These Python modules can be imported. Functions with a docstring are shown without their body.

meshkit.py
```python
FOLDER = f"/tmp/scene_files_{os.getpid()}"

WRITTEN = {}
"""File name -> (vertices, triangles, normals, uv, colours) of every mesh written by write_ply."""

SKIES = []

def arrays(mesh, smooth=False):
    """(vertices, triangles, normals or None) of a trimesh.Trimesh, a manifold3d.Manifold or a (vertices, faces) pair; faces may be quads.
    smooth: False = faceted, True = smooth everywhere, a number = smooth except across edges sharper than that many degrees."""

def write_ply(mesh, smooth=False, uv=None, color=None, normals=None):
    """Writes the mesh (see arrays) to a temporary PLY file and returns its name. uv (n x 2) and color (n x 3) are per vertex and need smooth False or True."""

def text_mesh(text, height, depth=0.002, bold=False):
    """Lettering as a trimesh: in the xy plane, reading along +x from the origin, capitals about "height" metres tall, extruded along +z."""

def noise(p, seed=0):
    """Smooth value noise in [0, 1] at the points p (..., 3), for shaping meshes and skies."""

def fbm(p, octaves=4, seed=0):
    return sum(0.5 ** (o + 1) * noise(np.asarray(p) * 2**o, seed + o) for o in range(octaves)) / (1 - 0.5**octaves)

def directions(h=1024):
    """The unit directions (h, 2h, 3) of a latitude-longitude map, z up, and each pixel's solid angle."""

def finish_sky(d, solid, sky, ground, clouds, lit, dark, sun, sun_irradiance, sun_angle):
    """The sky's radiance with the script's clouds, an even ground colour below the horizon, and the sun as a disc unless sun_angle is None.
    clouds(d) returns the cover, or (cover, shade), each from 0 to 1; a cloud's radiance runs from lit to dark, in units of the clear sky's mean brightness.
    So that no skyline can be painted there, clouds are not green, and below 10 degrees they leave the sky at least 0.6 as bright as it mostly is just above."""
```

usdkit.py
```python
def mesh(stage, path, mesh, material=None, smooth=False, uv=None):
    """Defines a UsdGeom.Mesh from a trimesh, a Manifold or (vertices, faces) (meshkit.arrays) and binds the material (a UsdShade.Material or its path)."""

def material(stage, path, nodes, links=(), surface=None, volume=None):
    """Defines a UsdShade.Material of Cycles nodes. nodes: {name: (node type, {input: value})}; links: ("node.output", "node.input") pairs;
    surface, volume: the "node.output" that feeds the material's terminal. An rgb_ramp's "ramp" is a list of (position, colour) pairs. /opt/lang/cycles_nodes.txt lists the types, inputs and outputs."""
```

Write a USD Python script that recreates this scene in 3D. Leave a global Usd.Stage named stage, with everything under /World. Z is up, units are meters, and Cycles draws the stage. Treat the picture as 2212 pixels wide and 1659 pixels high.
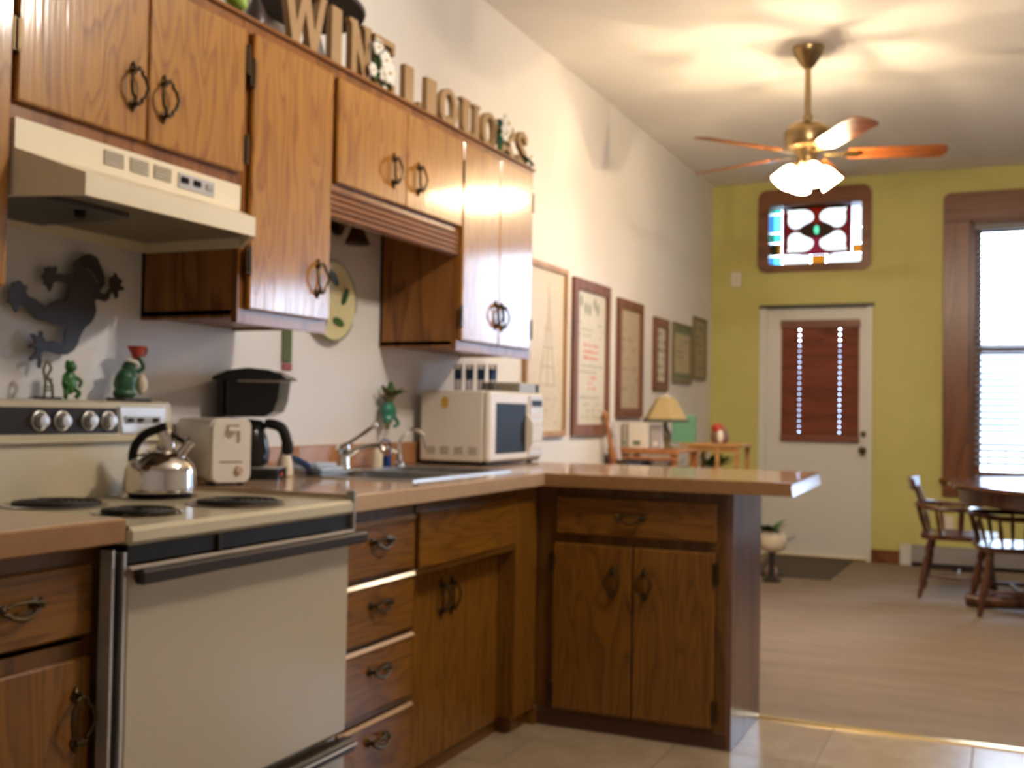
import math, random
import numpy as np, trimesh, manifold3d as m3
import shapely.geometry as sg
import usdkit, meshkit
from pxr import Usd, UsdGeom, UsdLux, Gf, Sdf

stage = Usd.Stage.CreateInMemory()
UsdGeom.SetStageUpAxis(stage, 'Z'); UsdGeom.SetStageMetersPerUnit(stage, 1.0)
UsdGeom.Xform.Define(stage, '/World'); UsdGeom.Scope.Define(stage, '/World/Looks')
rng = random.Random(7)
pi = math.pi
V = np.array

# ------------------------------------------------------------------ camera, sky, exposure
cam = UsdGeom.Camera.Define(stage, '/World/camera')
yaw, pitch, roll = -.4253, .026, .0167
_f = V([math.sin(yaw)*math.cos(pitch), math.cos(yaw)*math.cos(pitch), math.sin(pitch)])
_r = V([math.cos(yaw), -math.sin(yaw), 0.]); _u = np.cross(_r, _f)
right = math.cos(roll)*_r + math.sin(roll)*_u; up = -math.sin(roll)*_r + math.cos(roll)*_u
CAM = V([2.1684, 0., 1.1099])
cam.AddTransformOp().Set(Gf.Matrix4d(*right, 0, *up, 0, *(-_f), 0, *CAM, 1))
cam.CreateHorizontalApertureAttr(36.0); cam.CreateVerticalApertureAttr(27.0)
cam.CreateFocalLengthAttr(36.0*2332.2/2212)
cam.CreateFStopAttr(13.5); cam.CreateFocusDistanceAttr(.62)
cam.CreateExposureAttr(0.22)
cam.CreateClippingRangeAttr(Gf.Vec2f(.05, 1000))
SKY = 9.0
dome = UsdLux.DomeLight.Define(stage, '/World/sky')
dome.CreateColorAttr(Gf.Vec3f(.62, .77, 1.0)); dome.CreateIntensityAttr(SKY)
FAN_L, KIT_L = 4200.0, 1080.0      # radiance of the lamp bulbs
WARM, KWARM = (1.0, .85, .67), (1.0, .885, .75)

# ------------------------------------------------------------------ mesh helpers
def cat(*ms):
    l = []
    for m in ms: l += m if isinstance(m, (list, tuple)) else [m]
    return trimesh.util.concatenate(l)
def box(x0, x1, y0, y1, z0, z1, b=.002):
    s = V([x1-x0, y1-y0, z1-z0]); b = min(b, s.min()*.3); c = V([x0+x1, y0+y1, z0+z1])/2
    if b <= 0: 
        m = trimesh.creation.box(s); m.apply_translation(c); return m
    h = s/2; p = []
    for sx in (-1, 1):
        for sy in (-1, 1):
            for sz in (-1, 1):
                for k in range(3):
                    q = h - b; q[k] = h[k]; p.append(V([sx, sy, sz])*q)
    m = trimesh.convex.convex_hull(np.array(p)); m.apply_translation(c); return m
def mf(m): return m3.Manifold(m3.Mesh(np.asarray(m.vertices, np.float32), np.asarray(m.faces, np.uint32)))
def tm(m):
    a = m.to_mesh(); return trimesh.Trimesh(a.vert_properties[:, :3], a.tri_verts, process=True)
def hull(p): return trimesh.convex.convex_hull(np.asarray(p, float))
def lathe(prof, c=(0, 0, 0), n=28, ring=False):
    if ring: prof = list(prof)+[prof[0]]
    prof = [(max(r, 1e-5), z) for r, z in prof]
    a = np.arange(n)*2*pi/n; v = []; f = []
    for r, z in prof: v += [(r*math.cos(t), r*math.sin(t), z) for t in a]
    k = len(prof)
    for i in range(k-1):
        for j in range(n):
            q = (i*n+j, i*n+(j+1) % n, (i+1)*n+(j+1) % n, (i+1)*n+j)
            f += [(q[0], q[1], q[2]), (q[0], q[2], q[3])]
    v += [(0, 0, prof[0][1]), (0, 0, prof[-1][1])]
    for j in range(0 if ring else n):
        f += [(k*n, (j+1) % n, j), (k*n+1, (k-1)*n+j, (k-1)*n+(j+1) % n)]
    m = trimesh.Trimesh(v[:-2] if ring else v, f, process=False); m.apply_translation(c); return m
def tube(path, r, n=8, closed=False):
    p = np.asarray(path, float); k = len(p); r = np.broadcast_to(r, (k,))
    t = (np.roll(p, -1, 0)-np.roll(p, 1, 0)) if closed else np.gradient(p, axis=0)
    t /= np.linalg.norm(t, axis=1, keepdims=True)+1e-12
    nrm = np.cross(t[0], [0, 0, 1.]) if abs(t[0][2]) < .9 else np.cross(t[0], [1., 0, 0])
    v = []
    for i in range(k):
        nrm = nrm - t[i]*(nrm@t[i]); nrm /= np.linalg.norm(nrm)+1e-12; b = np.cross(t[i], nrm)
        for j in range(n):
            a = 2*pi*j/n; v.append(p[i]+r[i]*(math.cos(a)*nrm+math.sin(a)*b))
    f = []
    for i in range(k if closed else k-1):
        for j in range(n):
            a, b_, c, d = i*n+j, i*n+(j+1) % n, ((i+1) % k)*n+(j+1) % n, ((i+1) % k)*n+j
            f += [(a, b_, c), (a, c, d)]
    if not closed:
        v += [p[0], p[-1]]; o = k*n
        for j in range(n): f += [(o, (j+1) % n, j), (o+1, (k-1)*n+j, (k-1)*n+(j+1) % n)]
    m = trimesh.Trimesh(v, f, process=False); return m
def curve(pts, k=6):
    p = np.asarray(pts, float); out = []
    q = np.vstack([2*p[0]-p[1], p, 2*p[-1]-p[-2]])
    for i in range(1, len(q)-2):
        for s in np.arange(k)/k:
            a, b, c, d = q[i-1], q[i], q[i+1], q[i+2]
            out.append(.5*(2*b+(c-a)*s+(2*a-5*b+4*c-d)*s*s+(3*b-a-3*c+d)*s**3))
    return np.array(out+[p[-1]])
def ball(c, r, sub=2):
    m = trimesh.creation.icosphere(sub, 1.0); m.apply_scale(r if np.ndim(r) else [r]*3); m.apply_translation(c); return m
def extrude(poly, h):
    if not isinstance(poly, sg.base.BaseGeometry): poly = sg.Polygon(poly)
    gs = getattr(poly, 'geoms', [poly])
    return cat([trimesh.creation.extrude_polygon(g, h, engine='earcut') for g in gs])
def place(m, o, U, Vv, N):
    M = np.eye(4); M[:3, 0] = U; M[:3, 1] = Vv; M[:3, 2] = N; M[:3, 3] = o
    m = m.copy(); m.apply_transform(M); 
    if np.linalg.det(M[:3, :3]) < 0: m.invert()
    return m
def on_x(poly, h, x): return place(extrude(poly, h), (x, 0, 0), (0, 1, 0), (0, 0, 1), (1, 0, 0))    # poly in (y, z), grows to +x
def on_y(poly, h, y): return place(extrude(poly, h), (0, y, 0), (1, 0, 0), (0, 0, 1), (0, -1, 0))   # poly in (x, z), grows to -y
def rrect(x0, x1, y0, y1, r, n=6):
    return sg.box(x0+r, y0+r, x1-r, y1-r).buffer(r, quad_segs=n)
def rotz(m, a, c):
    m = m.copy(); m.apply_transform(trimesh.transformations.rotation_matrix(a, [0, 0, 1], c)); return m
def rotm(m, a, ax, c):
    m = m.copy(); m.apply_transform(trimesh.transformations.rotation_matrix(a, ax, c)); return m
def lumpy(m, amp, sc, seed=0):
    m = m.copy(); n = meshkit.fbm(m.vertices*sc+seed*3.1, 3, seed)-.5
    m.vertices = m.vertices+m.vertex_normals*(n*amp*2)[:, None]; return m

# ------------------------------------------------------------------ materials
def mat(name, nodes, links, surface): return usdkit.material(stage, '/World/Looks/'+name, nodes, links, surface=surface)
def plain(name, col, rough=.5, metal=0., **kw):
    return mat(name, {'p': ('principled_bsdf', {'base_color': col, 'roughness': rough, 'metallic': metal, **kw})}, [], 'p.BSDF')
def mottled(name, c1, c2, rough=.5, scale=8, bump=0., detail=4, metal=0., stretch=(1, 1, 1), bscale=None, **kw):
    n = {'tc': ('texture_coordinate', {}), 'mp': ('mapping', {'scale': stretch}), 'n': ('noise_texture', {'scale': scale, 'detail': detail, 'roughness': .6}),
         'r': ('rgb_ramp', {'ramp': [(.3, c1), (.7, c2)]}), 'p': ('principled_bsdf', {'roughness': rough, 'metallic': metal, **kw})}
    l = [('tc.object', 'mp.vector'), ('mp.vector', 'n.vector'), ('n.fac', 'r.fac'), ('r.color', 'p.base_color')]
    if bump:
        n['n2'] = ('noise_texture', {'scale': bscale or scale*6, 'detail': 3}); n['b'] = ('bump', {'strength': bump, 'distance': .004})
        l += [('mp.vector', 'n2.vector'), ('n2.fac', 'b.height'), ('b.normal', 'p.normal')]
    return mat(name, n, l, 'p.BSDF')
def wood(name, axis, light, dark, rough=.27, ring=20., sc=5.5, pore=.3, spec=.5, coat=0.):
    st = [1., 1., 1.]; st[axis] = .14; st2 = [110., 110., 110.]; st2[axis] = 2.5
    n = {'tc': ('texture_coordinate', {}), 'oi': ('object_info', {}), 'k': ('vector_math', {'math_type': 'scale', 'vector1': (7.3, 5.1, 9.7)}),
         'ad': ('vector_math', {'math_type': 'add'}), 'm1': ('mapping', {'scale': st}), 'm2': ('mapping', {'scale': st2}),
         'n1': ('noise_texture', {'scale': sc, 'detail': 3, 'roughness': .5, 'distortion': .35}),
         'mu': ('math', {'math_type': 'multiply', 'value2': ring}), 'fr': ('math', {'math_type': 'fraction'}),
         'r1': ('rgb_ramp', {'ramp': [(0, dark), (.12, tuple(.6*a+.4*b for a, b in zip(dark, light))), (.45, light), (.85, light), (1, dark)]}),
         'n2': ('noise_texture', {'scale': 1., 'detail': 2}), 'r2': ('rgb_ramp', {'ramp': [(.38, (.55, .5, .45)), (.55, (1, 1, 1))]}),
         'mx': ('mix', {'mix_type': 'multiply', 'fac': pore}), 'b': ('bump', {'strength': .5 if coat else .12, 'distance': .001}),
         'p': ('principled_bsdf', {'roughness': rough, 'specular_ior_level': spec, 'coat_weight': coat, 'coat_roughness': .11})}
    l = [('oi.random', 'k.scale'), ('tc.object', 'ad.vector1'), ('k.vector', 'ad.vector2'), ('ad.vector', 'm1.vector'), ('ad.vector', 'm2.vector'),
         ('m1.vector', 'n1.vector'), ('n1.fac', 'mu.value1'), ('mu.value', 'fr.value1'), ('fr.value', 'r1.fac'), ('m2.vector', 'n2.vector'), ('n2.fac', 'r2.fac'),
         ('r1.color', 'mx.color1'), ('r2.color', 'mx.color2'), ('mx.color', 'p.base_color'), ('n2.fac', 'b.height'), ('b.normal', 'p.normal'), ('b.normal', 'p.coat_normal')]
    return mat(name, n, l, 'p.BSDF')
OL, OD = (.39, .172, .022), (.25, .092, .010)
oak_z = wood('oak_z', 2, OL, OD, rough=.34, spec=.25, coat=.8); oak_y = wood('oak_y', 1, OL, OD, rough=.34, spec=.25, coat=.8); oak_x = wood('oak_x', 0, OL, OD, rough=.34, spec=.25, coat=.8)
FL, FD = (.27, .10, .020), (.17, .056, .011)
frame_z = wood('frame_oak_z', 2, FL, FD, ring=5); frame_y = wood('frame_oak_y', 1, FL, FD, ring=5); frame_x = wood('frame_oak_x', 0, FL, FD, ring=5)
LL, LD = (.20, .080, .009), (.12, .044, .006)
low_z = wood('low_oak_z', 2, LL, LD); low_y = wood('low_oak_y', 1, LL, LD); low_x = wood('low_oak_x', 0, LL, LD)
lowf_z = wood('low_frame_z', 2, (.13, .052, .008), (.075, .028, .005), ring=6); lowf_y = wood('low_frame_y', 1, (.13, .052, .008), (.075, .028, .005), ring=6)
lip_highlight = plain('lip_highlight', (.42, .27, .16), .2)  # lamp highlight along the drawer lips, painted in as a pale colour
side_z = wood('side_oak_z', 2, (.30, .12, .025), (.15, .05, .010), rough=.4, ring=6)
trimw = wood('trim_wood', 2, (.20, .075, .028), (.12, .04, .014), rough=.28, ring=5)
trimw_x = wood('trim_wood_x', 0, (.20, .075, .028), (.12, .04, .014), rough=.28, ring=5)
blind_wood = wood('blind_wood', 0, (.21, .062, .030), (.14, .04, .018), rough=.4, ring=4)
blade_wood = wood('blade_wood', 0, (.25, .075, .02), (.15, .036, .010), rough=.22, ring=5)
darkwood = wood('dark_wood', 2, (.10, .035, .016), (.05, .016, .008), rough=.22, ring=5)
tabletop_wood = mottled('tabletop_wood', (.06, .02, .010), (.10, .034, .015), rough=.1, scale=6, stretch=(1, 8, 1))
pinewood = wood('pine_wood', 0, (.55, .30, .11), (.40, .20, .06), rough=.35, ring=4)
deskwood = wood('desk_wood', 1, (.42, .17, .055), (.28, .10, .03), rough=.3, ring=5)
laminate = mottled('laminate', (.40, .265, .17), (.46, .31, .20), rough=.1, scale=30, detail=5)
lam_edge = mottled('laminate_edge', (.25, .122, .042), (.29, .145, .055), rough=.22, scale=30)
lam_brown = mottled('laminate_brown', (.35, .16, .07), (.42, .20, .09), rough=.3, scale=30)
wall_white = mottled('wall_white', (.74, .71, .68), (.77, .74, .71), rough=.6, scale=3, bump=.06, bscale=90)
ceil_white = mottled('ceiling_white', (.83, .80, .77), (.86, .83, .80), rough=.75, scale=3, bump=.06, bscale=90)
wall_green = mottled('wall_green', (.52, .475, .145), (.565, .52, .165), rough=.55, scale=3, bump=.05, bscale=90)
white_paint = plain('white_paint', (.66, .65, .60), .4)
almond = plain('almond_enamel', (.50, .435, .30), .2)
almond_dull = plain('almond_dull', (.42, .36, .26), .35)
hood_cream = plain('hood_cream', (.80, .70, .50), .3)
black_gl = plain('black_gloss', (.009, .008, .007), .18, specular_ior_level=.3)
black_mt = plain('black_matte', (.012, .010, .009), .5, specular_ior_level=.15)
brown_bk = plain('brown_black', (.022, .014, .010), .3, specular_ior_level=.3)
silver = plain('silver_panel', (.50, .48, .45), .35, .6)
chrome = plain('chrome', (.75, .73, .70), .08, 1.0)
steel = mottled('brushed_steel', (.42, .40, .37), (.55, .53, .49), rough=.28, scale=40, metal=1.0, stretch=(1, 12, 1))
steel_k = plain('kettle_steel', (.66, .62, .57), .07, 1.0)
brass_old = plain('antique_brass', (.075, .05, .026), .38, 1.0)
brass = plain('brass', (.55, .38, .16), .22, 1.0)
gold_strip = plain('gold_strip', (.75, .55, .25), .25, 1.0)
iron = mottled('dark_iron', (.022, .016, .014), (.04, .028, .024), rough=.5, scale=20)
kraft = mottled('kraft_letter', (.32, .19, .08), (.37, .23, .105), rough=.6, scale=20)
white_pl = plain('white_plastic', (.74, .68, .60), .3)
white_mw = plain('microwave_white', (.74, .68, .58), .3)
grey_pl = plain('grey_plastic', (.30, .28, .26), .4)
grey_mid = plain('grey_vent', (.26, .22, .18), .5)
dark_glass = plain('dark_glass', (.016, .018, .022), .35, specular_ior_level=.08)
frog_green = mottled('frog_green', (.015, .06, .03), (.03, .12, .05), rough=.3, scale=40)
leaf_m = mottled('leaf_green', (.015, .06, .01), (.05, .15, .03), rough=.45, scale=30)
leaf_l = mottled('leaf_lime', (.25, .42, .05), (.40, .60, .12), rough=.45, scale=30)
leaf_br = mottled('leaf_olive', (.08, .08, .02), (.16, .13, .04), rough=.5, scale=40)
teal_g = mottled('teal_glaze', (.01, .12, .09), (.05, .26, .16), rough=.25, scale=30)
petal = plain('petal_white', (.80, .76, .68), .6)
red_p = plain('red_paint', (.40, .035, .02), .35)
cream_p = plain('cream_paint', (.70, .60, .45), .5)
blue_p = plain('blue_plastic', (.02, .05, .14), .35)
blue_cloth = mottled('blue_cloth', (.38, .46, .58), (.50, .56, .66), rough=.8, scale=60)
carpet_m = mottled('carpet', (.205, .148, .098), (.27, .20, .135), rough=.95, scale=3.0, bump=.5, bscale=260, stretch=(.5, 2.2, 1))
mat_m = mottled('door_mat', (.07, .055, .035), (.10, .08, .055), rough=.95, scale=60, bump=.5)
tiles_m = [mottled('floor_tile_%d' % i, a, b, rough=.26, scale=9, detail=6) for i, (a, b) in enumerate([((.27, .195, .12), (.38, .29, .19)), ((.26, .185, .115), (.37, .28, .18)), ((.29, .21, .13), (.40, .305, .20))])]
grout = plain('grout', (.20, .155, .11), .8)
paper_c = mottled('paper_cream', (.60, .50, .33), (.66, .56, .38), rough=.35, scale=12)
paper_g = mottled('paper_grey', (.60, .57, .47), (.66, .62, .52), rough=.3, scale=12)
paper_t = mottled('paper_tan', (.42, .34, .23), (.48, .39, .27), rough=.3, scale=15)
paper_w = plain('paper_white', (.72, .70, .68), .5)
ink = plain('ink_grey', (.22, .17, .13), .6)
ink_red = plain('ink_red', (.62, .18, .14), .6)
ink_green = plain('ink_green', (.15, .19, .13), .6)
frame_red = wood('frame_red', 2, (.20, .068, .032), (.12, .04, .02), rough=.3, ring=4)
frame_olive = plain('frame_olive', (.17, .13, .06), .5)
frame_gold = wood('frame_gold', 2, (.48, .26, .09), (.34, .17, .05), rough=.35, ring=4)
yellow = plain('yellow_label', (.60, .36, .04), .5)
slat_white = plain('slat_white', (.26, .25, .26), .5)
green_box = plain('green_card', (.15, .38, .25), .5)
shade_cream = mat('shade_cream', {'d': ('principled_bsdf', {'base_color': (.50, .38, .18), 'roughness': .8}), 't': ('translucent_bsdf', {'color': (.5, .36, .16)}), 'm': ('mix_closure', {'fac': .3})}, [('d.BSDF', 'm.closure1'), ('t.BSDF', 'm.closure2')], 'm.closure')
def emis(name, col, s): return mat(name, {'e': ('emission', {'color': col, 'strength': s})}, [], 'e.emission')
fan_bulb_m = emis('fan_bulb_glow', WARM, FAN_L); kit_bulb_m = emis('kitchen_bulb_glow', KWARM, KIT_L)
frost = mat('frosted_shade', {'t': ('transparent_bsdf', {'color': (.95, .9, .8)}), 'l': ('translucent_bsdf', {'color': (.9, .85, .75)}), 'm': ('mix_closure', {'fac': .28}),
      'e': ('emission', {'color': (1, .85, .6), 'strength': 5.0}), 'a': ('add_closure', {})}, [('t.BSDF', 'm.closure1'), ('l.BSDF', 'm.closure2'), ('m.closure', 'a.closure1'), ('e.emission', 'a.closure2')], 'a.closure')
def pane_mat(name, col, g=.06, rough=0.0, haze=None):
    n = {'t': ('transparent_bsdf', {'color': col}), 'g': ('glossy_bsdf', {'color': (1, 1, 1), 'roughness': .03}), 'f': ('fresnel', {'IOR': 1.45}), 'm': ('mix_closure', {})}
    return mat(name, n, [('f.fac', 'm.fac'), ('t.BSDF', 'm.closure1'), ('g.BSDF', 'm.closure2')], 'm.closure')
glass = pane_mat('clear_glass', (.96, .97, .98))
carafe_glass = pane_mat('carafe_glass', (.75, .70, .66))
tumbler_glass = pane_mat('tumbler_glass', (.85, .85, .86))
blue_glass = pane_mat('blue_glass', (.10, .12, .22))
soap_blue = plain('soap_blue', (.01, .09, .42), .1)
soap_clear = pane_mat('soap_clear', (.80, .80, .86))
st_cols = {'white': (0.3, 0.285, 0.255), 'red': (0.082, 0.004, 0.014), 'orange': (0.1, 0.012, 0.004), 'pink': (0.11, 0.006, 0.03), 'teal': (0.075, 0.25, 0.21), 'sky': (0.12, 0.31, 0.44), 'yellow': (0.19, 0.1, 0.006), 'brown': (0.03, 0.012, 0.004), 'olive': (0.035, 0.032, 0.007), 'mint': (0.1, 0.24, 0.16)}
st_m = {k: pane_mat('stained_'+k, v) for k, v in st_cols.items()}
lead = plain('lead_came', (.06, .05, .045), .5)
ground_m = mottled('outside_ground', (.45, .45, .43), (.52, .51, .48), rough=.9, scale=2)
house_m = plain('house_siding', (.38, .42, .50), .7)
house_roof = plain('house_roof', (.20, .20, .22), .8)
rail_m = plain('railing_paint', (.35, .38, .42), .5)

# ------------------------------------------------------------------ scene-graph helpers
_used = {}
def numbered(parent, name):
    k = (parent, name); n = _used.get(k, 0); _used[k] = n+1
    return parent+'/'+(name if n == 0 else '%s_%03d' % (name, n))
def tags(prim, label=None, cat=None, group=None, kind=None):
    for k, v in (('label', label), ('category', cat), ('group', group), ('kind', kind)):
        if v: prim.SetCustomDataByKey(k, v)
class Thing:
    def __init__(s, name, label, cat, o=(0, 0, 0), group=None, kind=None):
        s.o = V(o, float); s.path = numbered('/World', name)
        x = UsdGeom.Xform.Define(stage, s.path); x.AddTranslateOp().Set(Gf.Vec3d(*s.o)); s.prim = x.GetPrim()
        tags(s.prim, label, cat, group, kind)
    def add(s, name, mesh, m, smooth=False, parent=None, label=None, kind=None):
        if isinstance(mesh, (list, tuple)): mesh = cat(*mesh)
        p = numbered(parent or s.path, name); mesh = mesh.copy(); mesh.apply_translation(-s.o)
        g = usdkit.mesh(stage, p, mesh, m, smooth=smooth); tags(g.GetPrim(), label, None, None, kind)
        return p
def single(name, mesh, m, label, cat_, o=(0, 0, 0), group=None, kind=None, smooth=False):
    if isinstance(mesh, (list, tuple)): mesh = cat(*mesh)
    p = numbered('/World', name); mesh = mesh.copy(); mesh.apply_translation(-V(o, float))
    g = usdkit.mesh(stage, p, mesh, m, smooth=smooth); UsdGeom.Xformable(g).AddTranslateOp().Set(Gf.Vec3d(*map(float, o)))
    tags(g.GetPrim(), label, cat_, group, kind); return p
def dup(t, o, rz, label, group=None):
    was = t.prim.GetCustomData(); name = t.path.split('/')[-1]
    p = numbered('/World', name); x = UsdGeom.Xform.Define(stage, p); x.GetPrim().GetReferences().AddInternalReference(t.path)
    x.ClearXformOpOrder(); x.AddTranslateOp().Set(Gf.Vec3d(*map(float, o))); x.AddRotateZOp().Set(rz)
    x.GetPrim().SetInstanceable(True); tags(x.GetPrim(), label, was['category'], group or was.get('group')); return x.GetPrim()

# ------------------------------------------------------------------ the room
G, HC, XR, YB = 8.735, 2.995, 6.2, -2.0
WX0, WX1, WZ0, WZ1 = 1.955, 3.035, .67, 2.595      # window opening
W2 = 2.55                                          # shift to the second window
def hole(m, *b): return tm(mf(m)-mf(box(*b, b=0)))
single('wall_left', box(-.15, 0, YB, G+.2, -.1, HC+.1, 0), wall_white, 'long white wall behind the cabinets and framed pictures', 'wall', kind='structure')
far = box(0, XR, G, G+.2, -.1, HC+.1, 0)
for h in ((.44, 1.235, 0, 1.975), (.47, 1.178, 2.325, 2.80), (WX0, WX1, WZ0, WZ1), (WX0+W2, WX1+W2, WZ0, WZ1)):
    far = hole(far, h[0], h[1], G-.1, G+.4, h[2], h[3])
single('wall_far', far, wall_green, 'olive green far wall with the door and the stained glass', 'wall', kind='structure')
single('wall_right', box(XR, XR+.15, YB, G+.2, -.1, HC+.1, 0), wall_white, 'white wall on the right side of the room', 'wall', kind='structure')
single('wall_back', box(-.15, XR+.15, YB-.15, YB, -.1, HC+.1, 0), wall_white, 'white wall behind the camera', 'wall', kind='structure')
single('ceiling', box(-.15, XR+.15, YB, G+.2, HC, HC+.12, 0), ceil_white, 'white ceiling with shadows of the fan blades', 'ceiling', kind='structure')
YC = 4.05
fl = Thing('floor', 'beige tiled kitchen floor in front of the cabinets', 'floor', (0, 0, 0), kind='structure')
fl.add('slab', box(-.1, XR+.1, YB, YC, -.1, -.003, 0), grout)
ts = .457
for i in range(9):
    for j in range(9):
        x0 = .26+i*ts; y1 = YC-.02-j*ts
        if x0 > 3.9 or (x0+ts < .6): continue
        fl.add('tile', box(max(x0+.002, .0), x0+ts-.002, y1-ts+.004, y1, -.003, 0, .001), tiles_m[rng.randrange(3)])
single('carpet', box(-.1, XR+.1, YC, G+.2, -.1, .004, 0), carpet_m, 'beige wall-to-wall carpet beyond the kitchen tiles', 'carpet', kind='structure')
single('trim_1', hull([(1.36, YC-.028, .0005), (1.36, YC+.012, .0045), (XR, YC-.028, .0005), (XR, YC+.012, .0045), (1.36, YC-.02, .006), (1.36, YC+.004, .008), (XR, YC-.02, .006), (XR, YC+.004, .008)]), gold_strip,
       'thin shiny brass strip between the tiles and the carpet', 'threshold strip', kind='structure')
single('baseboard_far', cat(box(1.265, 1.478, G-.018, G, .004, .105), box(0, .40, G-.018, G, .004, .105)), trimw_x, 'brown wooden baseboard below the green wall', 'baseboard', kind='structure')
single('baseboard_left', box(0, .016, 4.35, G-.018, .004, .105), trimw, 'brown baseboard along the white wall', 'baseboard', kind='structure')
t = Thing('baseboard_heater', 'low grey metal baseboard heater under the window', 'heater', (1.6, G-.03, 0))
t.add('body', box(1.56, 3.2, G-.055, G, .03, .15, .004), plain('heater_grey', (.36, .35, .34), .4, .3)); t.add('end_cap', box(1.478, 1.56, G-.06, G, .004, .16, .004), white_paint)
t.add('bottom_slot', box(1.56, 3.2, G-.05, G-.01, .004, .03, 0), black_mt); t.add('top_lip', box(1.56, 3.2, G-.062, G, .15, .16, .003), grey_pl)

# door with blind
t = Thing('door_1', 'white front door with a covered window', 'door', (.835, G, 0), kind='structure')
d = box(.44, 1.235, G+.02, G+.06, .006, 1.972, .003); d = hole(d, .60, 1.14, G, G+.1, .97, 1.84)
t.add('door_panel', d, white_paint); t.add('pane', box(.60, 1.14, G+.035, G+.04, .97, 1.84, 0), glass)
t.add('door_jamb', cat(box(.395, .452, G-.012, G+.15, .004, 1.98), box(1.223, 1.265, G-.012, G+.15, .004, 1.98)), white_paint)
t.add('head_strip', box(.395, 1.275, G-.03, G+.15, 1.975, 2.0), plain('strip_dark', (.05, .055, .04), .5), label='dark strip over the door')
k = t.add('knob', place(lathe([(.026, 0), (.026, .006), (.01, .01), (.01, .03), (.024, .04), (.028, .055), (.02, .066), (0, .068)], n=20), (1.195, G+.02, .86), (1, 0, 0), (0, 0, 1), (0, -1, 0)), brass_old, 30, label='dark brass knob')
t.add('deadbolt', place(lathe([(.024, 0), (.022, .012), (.008, .014), (.008, .026), (0, .026)], n=20), (1.20, G+.02, .985), (1, 0, 0), (0, 0, 1), (0, -1, 0)), brass_old, 30)
t.add('threshold', box(.44, 1.235, G-.02, G+.12, .004, .02), gold_strip)
t = Thing('door_blind', 'reddish brown wooden slat blind hanging on the white door', 'blind', (.87, G, 1.87))
t.add('headrail', box(.567, 1.172, G-.03, G+.018, 1.815, 1.875, .003), blind_wood)
n = 20
for i in range(n):
    z = 1.822-i*.0425-.0225
    s = rotm(box(.572, 1.167, G-.0075, G-.0045, z-.024, z+.024, 0), math.radians(17), [1, 0, 0], (0, G-.006, z))
    for hx in (.714, 1.022): s = hole(s, hx-.006, hx+.006, G-.05, G+.05, z-.004, z+.005)
    t.add('slat', s, blind_wood)
t.add('bottom_rail', box(.57, 1.17, G-.022, G+.008, .92, .975, .004), blind_wood)

# stained glass transom
t = Thing('window_1', 'small stained glass window in a rounded brown frame above the door', 'window', (.82, G, 2.56), kind='structure')
fo = rrect(.38, 1.25, 2.262, 2.925, .07).difference(rrect(.47, 1.178, 2.325, 2.80, .02))
t.add('frame', on_y(fo, .035, G), trimw_x, 30)
t.add('jamb', on_y(sg.box(.46, 2.315, 1.188, 2.81).difference(sg.box(.472, 2.327, 1.176, 2.798)), .16, G+.16), trimw_x)
def gpt(u, v): return (.472+u*.704, 2.327+v*.471)
def gpoly(p): return sg.Polygon([gpt(*q) for q in p])
def oval(cu, cv, ru, rv, n=28): return sg.Polygon([gpt(cu+ru*math.cos(a), cv+rv*math.sin(a)) for a in np.arange(n)*2*pi/n])
def grect(a, b, c, d): return sg.box(*gpt(a, c), *gpt(b, d))
GY = G+.09
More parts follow.
